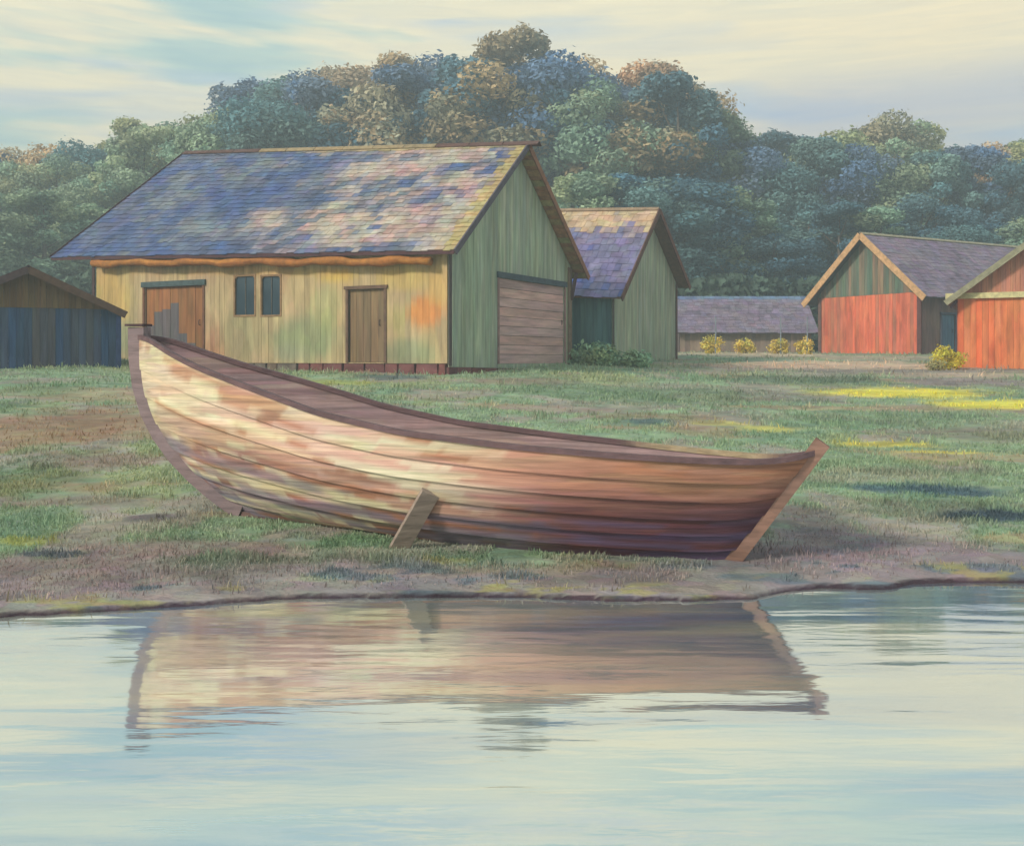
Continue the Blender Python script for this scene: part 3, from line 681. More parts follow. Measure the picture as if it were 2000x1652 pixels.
# red shed
dl2 = Vector((.866, .5)); dw2 = Vector((-.5, .866))
Cr = Vector((16.0, 40.0)); Br = Cr + dw2 * 5.26
zb = gz1(Cr.x, Cr.y)
RED = al((246, 128, 96)); 
def rc_purple(a, b):
    n = float(fbm(a * 5, b * 5, 151)); return mixc(al((134, 118, 144)), al((150, 134, 152)), n)
t = thing('red_shed', (Cr.x, Cr.y, zb), 'left of the two red sheds, with pale orange roof edges and grey purple roof', 'shed')
ze, zr, W = H + 2.82, H + 5.13, 5.26; sl_ = (zr - ze) / (W / 2)
topf = lambda w: ze + sl_ * min(w, W - w) - .1
wz = H + 2.6
m = MB(); board_wall(m, Br, Cr, lambda u: zb - .3, lambda u: min(wz, topf(u)), .17, .025, lambda m_: mixc(RED, al((198, 130, 104)), random.random() ** 2), cuts=(W / 2,)); m.build('gable_wall', M_red, t)
m = MB(); board_wall(m, Br, Cr, lambda u: min(wz, topf(u)) + .004, lambda u: max(topf(u), min(wz, topf(u)) + .01), .14, .035, lambda m_: mixc(al((104, 122, 108)), al((160, 130, 108)), random.random() ** 2.5), cuts=(W / 2,)); m.build('gable_boarding', M_vert, t)
Ar = Cr + dl2 * 9.8; Dr = Br + dl2 * 9.8
du0, dzt = uv_on(Cr, Ar, 1838, 612); du1, _ = uv_on(Cr, Ar, 1864, 612)
dop = (du0, du1, zb + .12, H + 1.75)
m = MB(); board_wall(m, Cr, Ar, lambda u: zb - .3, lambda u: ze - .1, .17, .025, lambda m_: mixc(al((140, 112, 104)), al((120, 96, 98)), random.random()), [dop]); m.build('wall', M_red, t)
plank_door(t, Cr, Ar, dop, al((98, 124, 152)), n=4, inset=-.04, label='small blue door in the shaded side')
m = MB(); board_wall(m, Ar, Dr, lambda u: zb - .3, topf, .2, .025, lambda m_: RED, cuts=(W / 2,)); board_wall(m, Dr, Br, lambda u: zb - .3, lambda u: ze - .1, .2, .025, lambda m_: RED); m.build('rear_wall', M_red, t)
ov, og = .5, .45; zo = ze - sl_ * ov
e0 = v3(Br - dl2 * og + dw2 * ov, zo); e1 = v3(Dr + dl2 * .4 + dw2 * ov, zo); r0 = v3((Br + Cr) / 2 - dl2 * og, zr); r1 = v3((Ar + Dr) / 2 + dl2 * .4, zr); b0 = v3(Cr - dl2 * og - dw2 * ov, zo); b1 = v3(Ar + dl2 * .4 - dw2 * ov, zo)
m = MB(); shingles(m, b0, b1, r1, r0, 16, .25, rc_purple, .02); rf = m.build('roof', M_roof, t)
m = MB(); shingles(m, e0, e1, r1, r0, 16, .25, rc_purple, .02); m.build('left_slope', M_roof, rf)
m = MB(); slab(m, [b0, b1, r1, r0], .05, al((96, 96, 100))); slab(m, [e0, r0, r1, e1], .05, al((84, 92, 96))); m.build('roof_deck', M_wood, rf)
o = Vector((-dl2.x, -dl2.y, 0)) * .03; dn = Vector((0, 0, .07))
for a in (e0, b0): rake(rf, a - dn, r0 - dn, .26, al((224, 178, 132)), o)
m = MB(); dd = (r1 - r0).normalized(); sd = Vector((-dd.y, dd.x, 0))
for s in (1, -1): m.box(r0 + Vector((0, 0, .04)), r1 - r0, sd * s * .12 - Vector((0, 0, .09)), Vector((0, 0, .022)), al((176, 166, 142)))
m.build('ridge_cap', M_wood, rf)
m = MB(); vbox(m, Cr - dl2 * .055 + dw2 * .16, -dw2, .2, -dl2, .02, zb - .2, ze - .15, al((112, 74, 72))); m.build('corner_post', M_wood, t)
m = MB(); vbox(m, Br - dl2 * .055 - dw2 * .0, -dw2, .16, -dl2, .02, zb - .2, ze - .2, al((120, 92, 86))); m.build('corner_post', M_wood, t)

# orange-red shed at the right edge
E = Vector((13.5, 31.0)); dw3 = Vector((.888, -.46)); dl3 = Vector((.46, .888))
ze3 = H + 1.95
s3, A3, B3, C3, D3, rf3 = shed('orange_shed', 'bright orange red shed cut by the right edge, with a pale beam across its gable', E, dl3, dw3, 4.0, 4.7, gz1(E.x, E.y), ze3, H + 3.75, .32, .4, .4,
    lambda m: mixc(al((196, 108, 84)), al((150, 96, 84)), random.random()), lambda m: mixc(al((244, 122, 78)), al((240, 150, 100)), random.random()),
    lambda m: mixc(al((208, 146, 122)), al((202, 134, 112)), random.random()), rc_purple, al((160, 120, 100)), al((164, 160, 134)), M_red, wall_z=H + 1.9)
m = MB(); m.beam(v3(E - dl3 * .1 - dw3 * .34, H + 1.88), v3(C3 - dl3 * .1, H + 1.88), .08, .17, al((232, 222, 168))); m.build('tie_beam', M_wood, s3)
m = MB(); m.beam(v3(E - dl3 * .09 - dw3 * .2, H + 1.52), v3(E - dl3 * .05 - dw3 * .03, H + 1.74), .06, .08, al((96, 64, 78)), (0, 1, 0)); m.build('eave_bracket', M_wood, s3)

# low blue shed at the left edge
dw4 = Vector((.9, .436)); dl4 = Vector((-.436, .9)); C4 = Vector((-9.75, 25.2)); B4 = C4 - dw4 * 3.9
zb4 = gz1(C4.x, C4.y)
s4, A4, _, _, _, rf4 = shed('low_shed', 'low dark blue shed with brown gable at the left edge beside the barn', B4, dl4, dw4, 3.0, 3.9, zb4, H + 1.2, H + 2.13, .12, .42, .42,
    lambda m: al((72, 96, 132)), lambda m: mixc(al((66, 96, 138)), al((104, 100, 104)), random.random() ** 2), lambda m: mixc(al((134, 108, 78)), al((120, 92, 66)), random.random()),
    lambda a, b: mixc(al((124, 112, 122)), al((104, 96, 108)), float(fbm(a * 4, b * 4, 3))), al((124, 98, 70)), al((92, 72, 74)), M_vert, wall_z=H + 1.2, crake2=al((104, 78, 64)), ovr=.2)
m = MB(); vbox(m, C4 - dl4 * .3 - dw4 * .02, dw4, .11, -dl4, .11, zb4 - .2, H + 1.06, al((54, 74, 118))); m.build('post', M_wood, s4)

# long low boathouse in the distance
bx0, bx1, by = 8.2, 14.6, 50.0; zb5 = gz1(11, 50)
t5 = thing('low_boathouse', (11, 50, zb5), 'long low distant shed with purple roof between the green and red sheds', 'shed')
m = MB(); board_wall(m, (bx0, by), (bx1, by), lambda u: zb5 - .3, lambda u: H + 1.3, .25, .03, lambda u: mixc(al((190, 160, 144)), al((150, 132, 124)), random.random())); m.build('wall', M_plaster, t5)
m = MB(); board_wall(m, (bx1, by + .05), (bx1, by + 4), lambda u: zb5 - .3, lambda u: H + 1.3 + .85 * min(u, 4 - u) * .94, .25, .03, lambda u: al((120, 104, 106))); m.build('gable_wall', M_vert, t5)
m = MB(); board_wall(m, (bx0, by + 4), (bx0, by + .05), lambda u: zb5 - .3, lambda u: H + 1.3 + .85 * min(u, 4 - u) * .94, .25, .03, lambda u: al((120, 104, 106))); board_wall(m, (bx1, by + 4), (bx0, by + 4), lambda u: zb5 - .3, lambda u: H + 1.3, .25, .03, lambda u: al((120, 104, 106))); m.build('rear_wall', M_vert, t5)
f0, f1, g0, g1, h0, h1 = Vector((bx0 - .3, by - .35, H + 1.24)), Vector((bx1 + .3, by - .35, H + 1.24)), Vector((bx0 - .3, by + 2, H + 3.15)), Vector((bx1 + .3, by + 2, H + 3.15)), Vector((bx0 - .3, by + 4.35, H + 1.24)), Vector((bx1 + .3, by + 4.35, H + 1.24))
rcl = lambda a, b: mixc(al((140, 126, 148)), al((112, 136, 172)), float(sstep(.8, .95, b)))
m = MB(); shingles(m, f0, f1, g1, g0, 12, .3, rcl, .02); rf5 = m.build('roof', M_roof, t5)
m = MB(); shingles(m, h0, h1, g1, g0, 8, .4, rcl, .02); m.build('rear_slope', M_roof, rf5)
m = MB(); slab(m, [f0, f1, g1, g0], .05, al((90, 80, 80))); slab(m, [h0, g0, g1, h1], .05, al((90, 80, 80))); m.build('roof_deck', M_wood, rf5)

# ------------------------------------------------------------------ the boat
Lp = at(268, 640, F / 197.0); Rp = at(1604, 868, F / 250.0)
ax = Vector((Rp.x - Lp.x, Rp.y - Lp.y)); LBt = ax.length; ax.normalize(); nn = Vector((-ax.y, ax.x))
mid = Vector((Lp.x, Lp.y)) + ax * LBt / 2
boat = thing('rowing_boat', (mid.x, mid.y, 0), 'old wooden rowing boat with high left prow hauled onto the bank, its pale paint peeling, light and shade painted in', 'boat', rz=math.atan2(ax.y, ax.x))
def bw_(s): return .67 * max(0., 1 - abs(2 * s - 1) ** 2.3) ** .85
NG = [(262, 652), (284, 650), (330, 682), (380, 708), (440, 732), (504, 756), (620, 800), (780, 838), (1000, 866), (1208, 884), (1350, 893), (1492, 897), (1560, 890), (1600, 876), (1660, 868)]
def wpos(X, Yl, z): p = Vector((Lp.x, Lp.y)) + ax * X + nn * Yl; return Vector((p.x, p.y, z))
def zg(s):
    p = wpos(s * LBt, -bw_(s), 0); px = HX + F * p.x / p.y
    y = float(np.interp(px, [a for a, b in NG], [b for a, b in NG])); return H + (HY - y) / F * p.y
NB = 140
SS = [i / NB for i in range(NB + 1)]
ZG = np.array([zg(s) for s in SS])
ker = np.hanning(15); ker /= ker.sum(); ZGp = np.pad(ZG, 7, mode='reflect', reflect_type='odd'); ZG = np.array([float((ZGp[i:i + 15] * ker).sum()) for i in range(NB + 1)])
ZG[-1] = Rp.z - .02
zkL, zkR = .24, -.03
def zk(s): return zkL + (zkR - zkL) * s - .05 * math.sin(math.pi * s)
def XL(h): return 1.22 * (1 - h) ** 2.7
def XR(h): return LBt - .74 * (1 - h)
def hull(i, u, offn=0.0, side=-1):
    s = SS[i]; hz = u ** 1.55
    X = XL(hz) * (1 - s) + XR(hz) * s
    b = bw_(s) ; f = math.sin(math.pi / 2 * u) ** .85
    y = b * f; z = zk(s) + (ZG[i] - zk(s)) * hz
    y += offn * (.55 + .45 * u) * min(1, b / .15); z -= offn * (1 - u) * .6 * min(1, b / .15)
    return wpos(X, side * y, z)
ROWS = [[(232, 212, 182), (238, 216, 196), (226, 182, 160), (184, 134, 112), (166, 120, 96)],  # plank colours: weathered paint, plus light painted in at left and shade at right
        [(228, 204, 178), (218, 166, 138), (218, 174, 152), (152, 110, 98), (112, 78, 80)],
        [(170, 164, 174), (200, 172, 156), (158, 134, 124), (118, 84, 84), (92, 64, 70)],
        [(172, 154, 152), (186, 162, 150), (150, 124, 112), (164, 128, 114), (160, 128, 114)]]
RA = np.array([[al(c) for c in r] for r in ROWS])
def bcol(s, w):
    a = min(3.999, s * 4); i = int(a); fa = a - i
    b = min(2.999, max(0, (w - .1) / .27)); j = int(b); fb = b - j
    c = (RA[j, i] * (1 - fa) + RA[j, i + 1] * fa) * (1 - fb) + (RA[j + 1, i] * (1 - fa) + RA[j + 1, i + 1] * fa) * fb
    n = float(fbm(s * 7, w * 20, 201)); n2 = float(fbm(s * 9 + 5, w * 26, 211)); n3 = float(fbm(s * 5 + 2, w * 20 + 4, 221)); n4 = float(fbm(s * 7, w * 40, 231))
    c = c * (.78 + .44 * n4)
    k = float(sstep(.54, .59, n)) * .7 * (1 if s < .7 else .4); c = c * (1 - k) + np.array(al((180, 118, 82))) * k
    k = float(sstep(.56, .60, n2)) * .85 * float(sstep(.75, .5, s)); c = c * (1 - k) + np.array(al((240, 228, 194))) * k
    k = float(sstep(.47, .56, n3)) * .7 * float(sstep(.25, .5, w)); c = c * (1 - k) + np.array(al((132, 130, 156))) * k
    c = c * np.array([1 - .5 * v * float(sstep(.52, .8, s) * sstep(.15, .4, w) * sstep(1.0, .8, w)) for v in (.8, 1.1, .7)])  # plum shade painted into the planks towards the lower right
    return tuple(c)
NS = 7; US = [0, .20, .36, .51, .655, .79, .90, 1.0]
US = [0, .2, .36, .50, .625, .745, .86, .99]; NS = 7
for side, nm in ((-1, 'planking'), (1, 'planking')):
    m = MB()
    for k in range(NS):
        ua, ub = US[k], US[k + 1]; sub = 4; jc = random.uniform(.88, 1.12)
        for i in range(NB):
            for q in range(sub):
                u0 = ua + (ub - ua) * q / sub; u1 = ua + (ub - ua) * (q + 1) / sub
                o0 = .034 * (1 - q / sub) + .002; o1 = .034 * (1 - (q + 1) / sub) + .002
                a, b, c, d = hull(i, u0, o0, side), hull(i + 1, u0, o0, side), hull(i + 1, u1, o1, side), hull(i, u1, o1, side)
                sq = [(SS[i], u0), (SS[i + 1], u0), (SS[i + 1], u1), (SS[i], u1)]
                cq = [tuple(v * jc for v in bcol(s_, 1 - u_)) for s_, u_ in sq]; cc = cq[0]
                m.face([a, b, c, d] if side < 0 else [d, c, b, a], cq if side < 0 else cq[::-1])
                ia, ib, ic, id_ = hull(i, u0, o0 - .02, side), hull(i + 1, u0, o0 - .02, side), hull(i + 1, u1, o1 - .02, side), hull(i, u1, o1 - .02, side)
                m.face([id_, ic, ib, ia] if side < 0 else [ia, ib, ic, id_], jit(al((176, 150, 152)), .03))
                if q == 0: m.face([a, ia, ib, b] if side < 0 else [b, ib, ia, a], tuple(v * .45 for v in cc))
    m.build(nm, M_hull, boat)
# rails
for side in (-1, 1):
    m = MB()
    for i in range(NB):
        P = []
        for j in (i, i + 1):
            p = hull(j, .99, 0, side); inn = nn * (-side)
            iv = Vector((inn.x, inn.y, 0)) * min(1, bw_(SS[j]) / .12 + .2)
            P.append((p - iv * .028 + Vector((0, 0, -.032)), p + iv * .03 + Vector((0, 0, -.032)), p + iv * .03 + Vector((0, 0, .012)), p - iv * .028 + Vector((0, 0, .012))))
        a, b = P; cA = jit(mixc(al((118, 92, 96)), al((206, 186, 150)), .8 * float(sstep(.72, .8, SS[i]) * sstep(.97, .9, SS[i])) if side > 0 else 0), .06)
        for q in range(4):
            q2 = (q + 1) % 4; m.face([a[q], b[q], b[q2], a[q2]] if side > 0 else [a[q2], b[q2], b[q], a[q]], cA)
    m.build('gunwale', M_rail, boat)
# stem posts
def stem(name, hs, Xf, thick, depth, c1, c2, outward, ext):
    m = MB(); ring = []
    for h in hs:
        s_i = 0 if outward < 0 else NB; zb_ = zk(0 if outward < 0 else 1); zt_ = ZG[s_i]; z = zb_ + (zt_ - zb_) * h
        X = Xf(min(h, 1)); hh = .02; dX = (Xf(min(1, h + hh)) - Xf(max(0, min(1, h) - hh))); dZ = (zt_ - zb_) * (min(1, h + hh) - max(0, min(1, h) - hh)); l = math.hypot(dX, dZ)
        nX, nZ = (-dZ / l, dX / l) if outward < 0 else (dZ / l, -dX / l)
        if h > 1: X = Xf(1) + dX / l * (h - 1) * (zt_ - zb_) / max(.5, dZ / l)
        ring.append([wpos(X - nX * depth * .6, -thick / 2, z - nZ * depth * .6), wpos(X + nX * depth * .4, -thick * .36, z + nZ * depth * .4), wpos(X + nX * depth * .4, thick * .36, z + nZ * depth * .4), wpos(X - nX * depth * .6, thick / 2, z - nZ * depth * .6)])
    for i in range(len(ring) - 1):
        a, b = ring[i], ring[i + 1]
        for q in range(4):
            q2 = (q + 1) % 4; m.face([a[q], a[q2], b[q2], b[q]], jit(c1 if q != 1 else c2, .06))
    m.face(ring[0], c1); m.face(ring[-1][::-1], mixc(c1, c2, .5))
    return m.build(name, M_rail, boat)
stem('stem_post', [0, .02, .06, .12, .2, .3, .42, .55, .7, .85, .95, 1.0, 1.035], XL, .11, .20, al((150, 130, 134)), al((112, 90, 104)), -1, 0)
stem('stern_post', [0, .1, .2, .35, .5, .65, .8, .9, 1.0, 1.03], XR, .09, .125, al((150, 116, 102)), al((120, 62, 52)), 1, 0)
m = MB()
for X0, w_ in ((0.012, .15),):
    p = wpos(-.0, 0, ZG[0] + (ZG[0] - zkL) * .035 + .012); 
    m.box(wpos(-.09, -.075, p.z), Vector((ax.x, ax.y, 0)) * .21, Vector((nn.x, nn.y, 0)) * .15, Vector((0, 0, .022)), al((92, 66, 70)))
m.build('stem_cap', M_rail, boat)
m = MB(); pk = [wpos(XL(0) + (XR(0) - XL(0)) * s, 0, zk(s) - .035) for s in [i / 20 for i in range(21)]]
for a, b in zip(pk[:-1], pk[1:]): m.beam(a, b, .06, .09, jit(al((128, 100, 96)), .06))
m.build('keel', M_rail, boat)
for s in (.24, .46, .66):
    i = round(s * NB); z = ZG[i] - .34; b = bw_(SS[i]) * .9; m = MB(); X = SS[i] * LBt
    m.box(wpos(X - .12, -b, z), Vector((ax.x, ax.y, 0)) * .24, Vector((nn.x, nn.y, 0)) * 2 * b, Vector((0, 0, .03)), jit(al((176, 154, 148)), .08)); m.build('thwart', M_rail, boat)
for i in range(16, NB - 12, 15):
    m = MB()
    for side in (-1, 1):
        us = [.0, .2, .35, .5, .62]; pp = [hull(i, u, -.035, side) if u > 0 else wpos(0, 0, 0) for u in us]; pp[0] = hull(i, .001, -.0, side) + Vector((0, 0, .03))
        for a, b in zip(pp[:-1], pp[1:]): m.beam(a, b, .03, .018, al((166, 142, 142)), (ax.x, ax.y, 0))
    m.build('rib', M_rail, boat)
# plank propping the side
ti = min(range(NB + 1), key=lambda i: abs(HX + F * hull(i, .62).x / hull(i, .62).y - 836)); tp = hull(ti, .62, .03); tp = tp + Vector((0.0, -.03, .03))
fx = (775 - HX) / F * 8.72; ft = Vector((fx, 8.62, gz1(fx, 8.62) - .06))
dv = (tp - ft); tp = ft + dv * 1.07
pr = thing('prop_plank', tuple(ft), 'short grey plank leaning against the side of the boat to prop it', 'plank')
m = MB(); dvn = dv.normalized(); sdv = dvn.cross(Vector((-.35, 1, 0))).normalized(); thv = sdv.cross(dvn).normalized()
m.box(ft - sdv * .075 - thv * .03, tp - ft, sdv * .15, thv * .06, al((170, 152, 140))); pc = m.build('board', M_rail, pr); 

# ------------------------------------------------------------------ leaf clumps and trees
def crown_mesh(name, seed, lobes, nleaf, ls, rx, rz, z0, mat_, lk=1.0):
    """a crown of unit-free size in metres, about rx wide (radius) and rz tall from z0"""
    r = np.random.default_rng(seed)
    cz = z0 + rz * (.1 + .82 * np.sort(r.random(lobes))); prof = np.clip(np.sin(np.pi * np.clip((cz - z0) / rz, 0, 1) ** 1.15) ** .5, .3, 1)
    an = r.random(lobes) * 2 * np.pi; rr = rx * prof * (.15 + .75 * np.sqrt(r.random(lobes)))
    ctr = np.stack([np.cos(an) * rr, np.sin(an) * rr, cz], -1); ctr[-1] = (0, 0, z0 + rz * .9)
    lr = lk * rx * (.20 + .24 * r.random(lobes)); k = r.choice(lobes, nleaf, p=lr ** 2 / (lr ** 2).sum())
    v = r.normal(size=(nleaf, 3)); v /= np.linalg.norm(v, axis=1)[:, None]
    rad = lr[k] * (.55 + .5 * r.random(nleaf) ** .6) * (1 + .25 * (r.random(nleaf) > .9))
    P = ctr[k] + v * rad[:, None] * np.array([1, 1, .9])
    nrm = v + r.normal(size=(nleaf, 3)) * .55; nrm /= np.linalg.norm(nrm, axis=1)[:, None]
    t = np.cross(nrm, r.normal(size=(nleaf, 3))); t /= np.linalg.norm(t, axis=1)[:, None] + 1e-9; b = np.cross(nrm, t)
    s = ls * (.55 + .9 * r.random(nleaf))[:, None]
    V = np.stack([P - t * s, P - b * s * .55, P + t * s, P + b * s * .55], 1).reshape(-1, 3)
    Fc = np.arange(nleaf * 4).reshape(-1, 4)
    lt = (.72 + .56 * r.random(lobes))[k] * (.75 + .5 * r.random(nleaf)); hue = ((r.random(lobes) - .5) * .34)[k]
    C = np.stack([lt * (1 + hue), lt, lt * (1 - hue * .8)], -1)
    return npmesh(name, V, Fc, C, mat_)
protos = []
for i in range(7):
    rx, rz = (3.4, 15) if i % 3 else (2.8, 16)
    c = crown_mesh('crown', 300 + i, 50 + 6 * (i % 3), 22000, .15, rx, rz, 3.0, M_leaf)
    mb = MB(); r = random.Random(i); pts = [(0, 0, -1)] + [(r.uniform(-.2, .2), r.uniform(-.2, .2), z) for z in (2, 5, 8, 11, 14)] + [(0, 0, 16.5)]
    mb.tube(pts, [.34, .28, .24, .19, .14, .09, .03], al((122, 108, 96)), 8)
    for k in range(9):
        z = 4 + k * 1.25; a = r.uniform(0, 6.28); l = 2.4 * (1 - k * .06); mb.tube([(0, 0, z), (math.cos(a) * l * .5, math.sin(a) * l * .5, z + .8), (math.cos(a) * l, math.sin(a) * l, z + 1.8)], [.09, .06, .02], al((118, 104, 92)), 5)
    tr = mb.build('trunk', M_bark)
    protos.append((c, tr, 18.45))
used = set()
TONE = {'slate blue': (84, 108, 140), 'blue green': (88, 120, 126), 'dark teal': (70, 102, 120), 'grey green': (122, 142, 122), 'olive brown': (142, 132, 108), 'tan': (156, 144, 120), 'olive green': (130, 142, 110), 'rusty tan': (164, 142, 118), 'deep blue': (60, 88, 130), 'pale green': (140, 154, 130)}
def tree(px, ptop, d, tone, label, wide=1.0, k=None):
    x = (px - HX) / F * d; z = gz1(x, d); hgt = H + (HY - ptop) / F * d - z
    i = (k if k is not None else random.randrange(7)) % 7
    c, tr, hp = protos[i]
    t = thing('tree', (x, d, z), label, 'tree', 'trees of the wood behind the sheds', rz=random.uniform(0, 6.28))
    s = hgt / hp; sw = s * wide * random.uniform(.95, 1.1)
    for src in (c, tr):
        o = src if (i, src.name[:3]) not in used else src.copy()
        if (i, src.name[:3]) in used: col.objects.link(o)
        used.add((i, src.name[:3])); o.parent = t; o.scale = (sw, sw, s)
        q = al(TONE[tone]); j = random.uniform(.92, 1.08)
        o.color = (q[0] * j * LEAFK, q[1] * j * LEAFK, q[2] * j * LEAFK, 1)
LEAFK = 1.85
COLS = [  # px, rear-rank top row, tone, where
    (-20, 285, 'deep blue', 'at the left edge above the low blue shed'),
    (75, 268, 'tan', 'left of the barn above its left eave tip'),
    (165, 272, 'blue green', 'above the lower left slope of the barn roof'),
    (245, 232, 'olive green', 'above the middle of the barn\'s slanting left roof edge'),
    (330, 222, 'grey green', 'above the left end of the barn ridge'),
    (415, 195, 'olive green', 'a little right of the left end of the barn ridge'),
    (485, 150, 'slate blue', 'where the skyline first steps up over the barn roof'),
    (560, 146, 'blue green', 'left of the middle of the barn ridge'),
    (635, 128, 'slate blue', 'over the middle of the barn ridge'),
    (700, 102, 'rusty tan', 'just right of the middle of the barn ridge'),
    (770, 108, 'olive brown', 'over the pink patches of the barn roof'),
    (845, 82, 'slate blue', 'left of the highest treetop'),
    (925, 88, 'olive brown', 'just left of the highest treetop'),
    (1000, 62, 'olive brown', 'forming the highest treetop above the barn gable'),
    (1065, 92, 'slate blue', 'just right of the highest treetop'),
    (1130, 104, 'tan', 'above the gap between barn and green shed'),
    (1200, 126, 'slate blue', 'above the blue roof of the green shed'),
    (1285, 120, 'rusty tan', 'above the peak of the green shed'),
    (1350, 142, 'olive brown', 'right of the peak of the green shed'),
    (1420, 205, 'blue green', 'over the left part of the distant purple roof'),
    (1500, 262, 'dark teal', 'over the right part of the distant purple roof'),
    (1570, 262, 'dark teal', 'left of the red shed'),
    (1630, 238, 'olive green', 'above the left eave of the red shed'),
    (1710, 215, 'olive brown', 'above the peak of the red shed'),
    (1795, 236, 'olive green', 'above the purple roof of the red shed'),
    (1860, 272, 'blue green', 'above the right end of the purple roof'),
    (1935, 252, 'rusty tan', 'above the left roof edge of the orange shed'),
    (2010, 268, 'olive green', 'at the right edge above the orange shed')]
random.seed(21)
mids = {0: 'pale green', 1: 'pale green', 2: 'grey green', 3: 'pale green', 4: 'grey green', 5: 'grey green', 9: 'tan', 12: 'olive brown', 16: 'olive brown', 20: 'blue green'}
for j, (px, pt, tone, where) in enumerate(COLS):
    tree(px, pt - 6, random.uniform(77, 84), tone, '%s rear tree %s' % (tone, where), 1.15, j)
    tn = mids.get(j, ('blue green', 'slate blue', 'dark teal')[j % 3])
    off_ = 12 if j % 2 else 34
    if j in (15, 18, 23): tn = 'grey green'
    nxt = COLS[min(j + 1, len(COLS) - 1)][1]
    tree(px + 38, (pt + nxt) / 2 + off_, random.uniform(69, 74), tn, '%s middle-rank tree %s' % (tn, where), 1.25, j + 3)
    if px < 200 or px > 1080:
        tn = 'grey green' if px < 200 else ('dark teal', 'blue green', 'dark teal', 'grey green')[j % 4]
        tree(px + 10, max(pt + 130 + 25 * (j % 3), 330) if px > 200 else 350 + 20 * j, random.uniform(61, 65), tn, '%s front tree %s' % (tn, where), 1.7, j + 5)
# undergrowth closing the foot of the wood
def undergrowth():
    r = np.random.default_rng(77); n = 60000; x = r.uniform(-48, 48, n); y = 55.5 + r.random(n) * 4 + 1.5 * np.sin(x * .3)
    hh = 2.4 + 2.6 * fbm(x * .25, y * .1, 5) ; z = gz(x, y) + hh * r.random(n) ** .8
    P = np.stack([x, y, z], -1); nr = r.normal(size=(n, 3)); nr /= np.linalg.norm(nr, axis=1)[:, None]; t = np.cross(nr, r.normal(size=(n, 3))); t /= np.linalg.norm(t, axis=1)[:, None]; b = np.cross(nr, t); s = (.16 + .18 * r.random(n))[:, None]
    V = np.stack([P - t * s, P - b * s * .6, P + t * s, P + b * s * .6], 1).reshape(-1, 3)
    m = fbm(x * .3, z * .5, 9)[:, None]; C = np.array(al((84, 112, 108))) * (1 - m) + np.array(al((110, 128, 100))) * m; C = C * (.7 + .5 * r.random(n))[:, None]
    o = npmesh('undergrowth', V, np.arange(n * 4).reshape(-1, 4), C, M_shrub)
    tag(o, 'dark leafy undergrowth along the foot of the wood', 'undergrowth', kind='stuff')
undergrowth()

# shrubs and flower clumps
def shrub(px, py_base, d, wpx, hpx, c, label, name='shrub', cat='shrub', group=None, n=1500, ls=None):
    x = (px - HX) / F * d; z = gz1(x, d); s = d / F; rx = wpx * s / 2; rz = hpx * s
    t = thing(name, (x, d, z), label, cat, group)
    o = crown_mesh('foliage', int(px * 7 + d), 30, n, ls or .05 * max(.6, rx / .5), rx, rz * 1.0, -.05, M_shrub, lk=1.15)
    me = o.data; a = me.color_attributes['Col']; arr = np.empty(len(a.data) * 4, dtype=np.float32); a.data.foreach_get('color', arr); arr = arr.reshape(-1, 4); arr[:, :3] *= np.array(al(c)); a.data.foreach_set('color', arr.ravel())
    o.parent = t
    m = MB(); r = random.Random(int(px))
    for k in range(6):
        q = r.uniform(0, 6.28); m.tube([(x + math.cos(q) * .02, d + math.sin(q) * .02, z - .05), (x + math.cos(q) * rx * .5, d + math.sin(q) * rx * .5, z + rz * .7)], [.012, .005], al((110, 96, 80)), 5)
    m.build('stems', M_bark, t)
    return t
shrub(1165, 712, 30.0, 96, 30, (176, 205, 170), 'low green shrub in front of the teal side wall of the green shed', n=1800)
shrub(1245, 712, 29.6, 84, 26, (176, 205, 170), 'low green shrub at the foot of the green shed gable', n=1800)
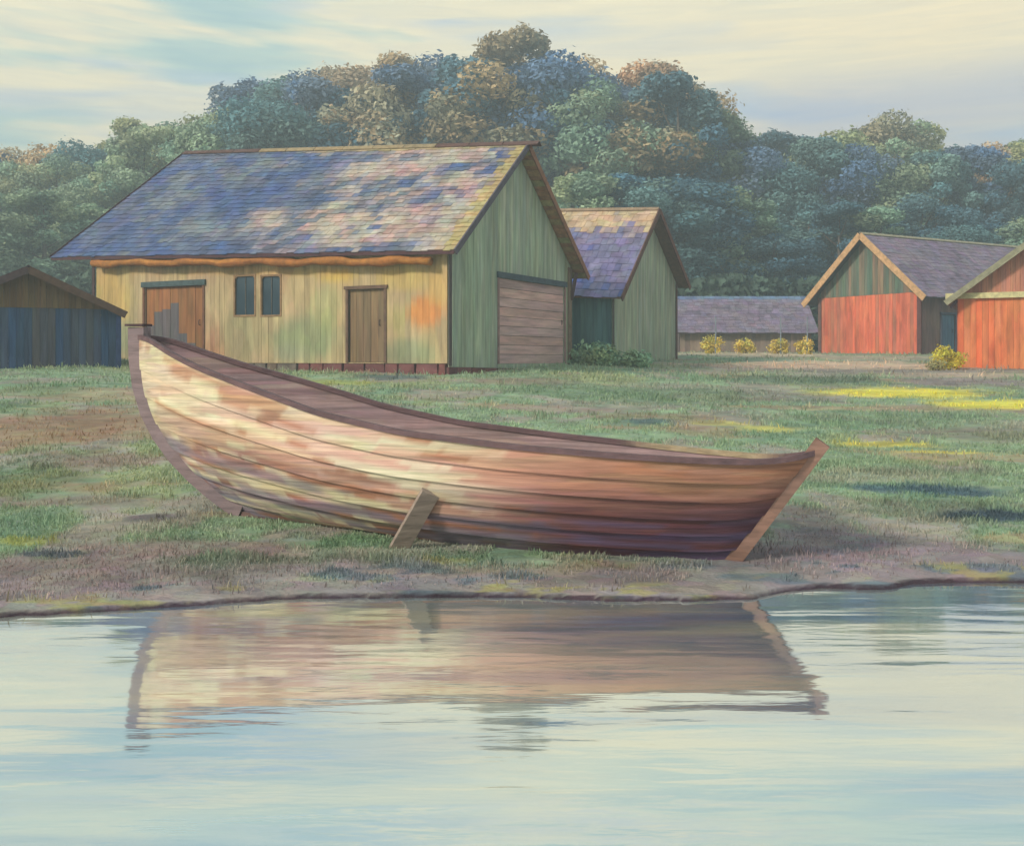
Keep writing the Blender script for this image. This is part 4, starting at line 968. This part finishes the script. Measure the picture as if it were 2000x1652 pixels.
shrub(1148, 690, 30.6, 26, 34, (190, 140, 120), 'small pink flowering clump beside the teal wall of the green shed', 'flower_clump', 'flowers', n=500)
shrub(1850, 712, 30.2, 56, 44, (255, 240, 90), 'bright yellow flowering bush between the two red sheds', 'flowering_bush', 'bush', n=1600)
shrub(1832, 715, 29.6, 40, 22, (206, 196, 140), 'pale cream clump of flowers left of the bright yellow bush', 'flower_clump', 'flowers', n=800)
for px, hp_, pole, wh in ((1393, 36, 1, 'leftmost of the four under the distant purple roof'), (1455, 28, 0, 'second from the left, without a stake'), (1520, 30, 1, 'third from the left under the distant purple roof'), (1572, 34, 1, 'nearest to the red shed')):
    shrub(px, 690, 41.5, 40, hp_, (255, 236, 130), 'yellow flower clump, ' + wh, 'flower_clump', 'flowers', 'yellow flower clumps before the distant shed', n=900, ls=.05)
    if pole:
        x = (px + 4 - HX) / F * 41.2; z = gz1(x, 41.2); nm = {1393: 'left', 1520: 'middle', 1572: 'right'}[px]
        t = thing('stake', (x, 41.2, z), 'thin pale blue stake in the %s yellow flower clump' % {'left': 'leftmost', 'middle': 'third', 'right': 'rightmost'}[nm], 'stake', 'thin stakes before the distant shed')
        m = MB(); m.tube([(x, 41.2, z - .1), (x + .02, 41.2, z + .8), (x + .01, 41.2, z + 1.5)], [.032, .028, .022], al((150, 162, 176)), 7); m.build('pole', M_wood, t)

# ------------------------------------------------------------------ the damp evening air
hz = MB(); hz.box((-302, -122, -2), (604, 0, 0), (0, 424, 0), (0, 0, 38), (1, 1, 1))
hm = bpy.data.materials.new('haze_air'); hm.use_nodes = True; hn = hm.node_tree.nodes; hl = hm.node_tree.links; hn.remove(hn['Principled BSDF'])
pv = hn.new('ShaderNodeVolumePrincipled'); pv.inputs['Density'].default_value = .0052; pv.inputs['Color'].default_value = (.77, .88, .96, 1); pv.inputs['Anisotropy'].default_value = .1
hl.new(pv.outputs[0], [n for n in hn if n.type == 'OUTPUT_MATERIAL'][0].inputs['Volume'])
hb = hz.build('haze', hm); tag(hb, kind='stuff', label='thin bluish haze softening the wood')
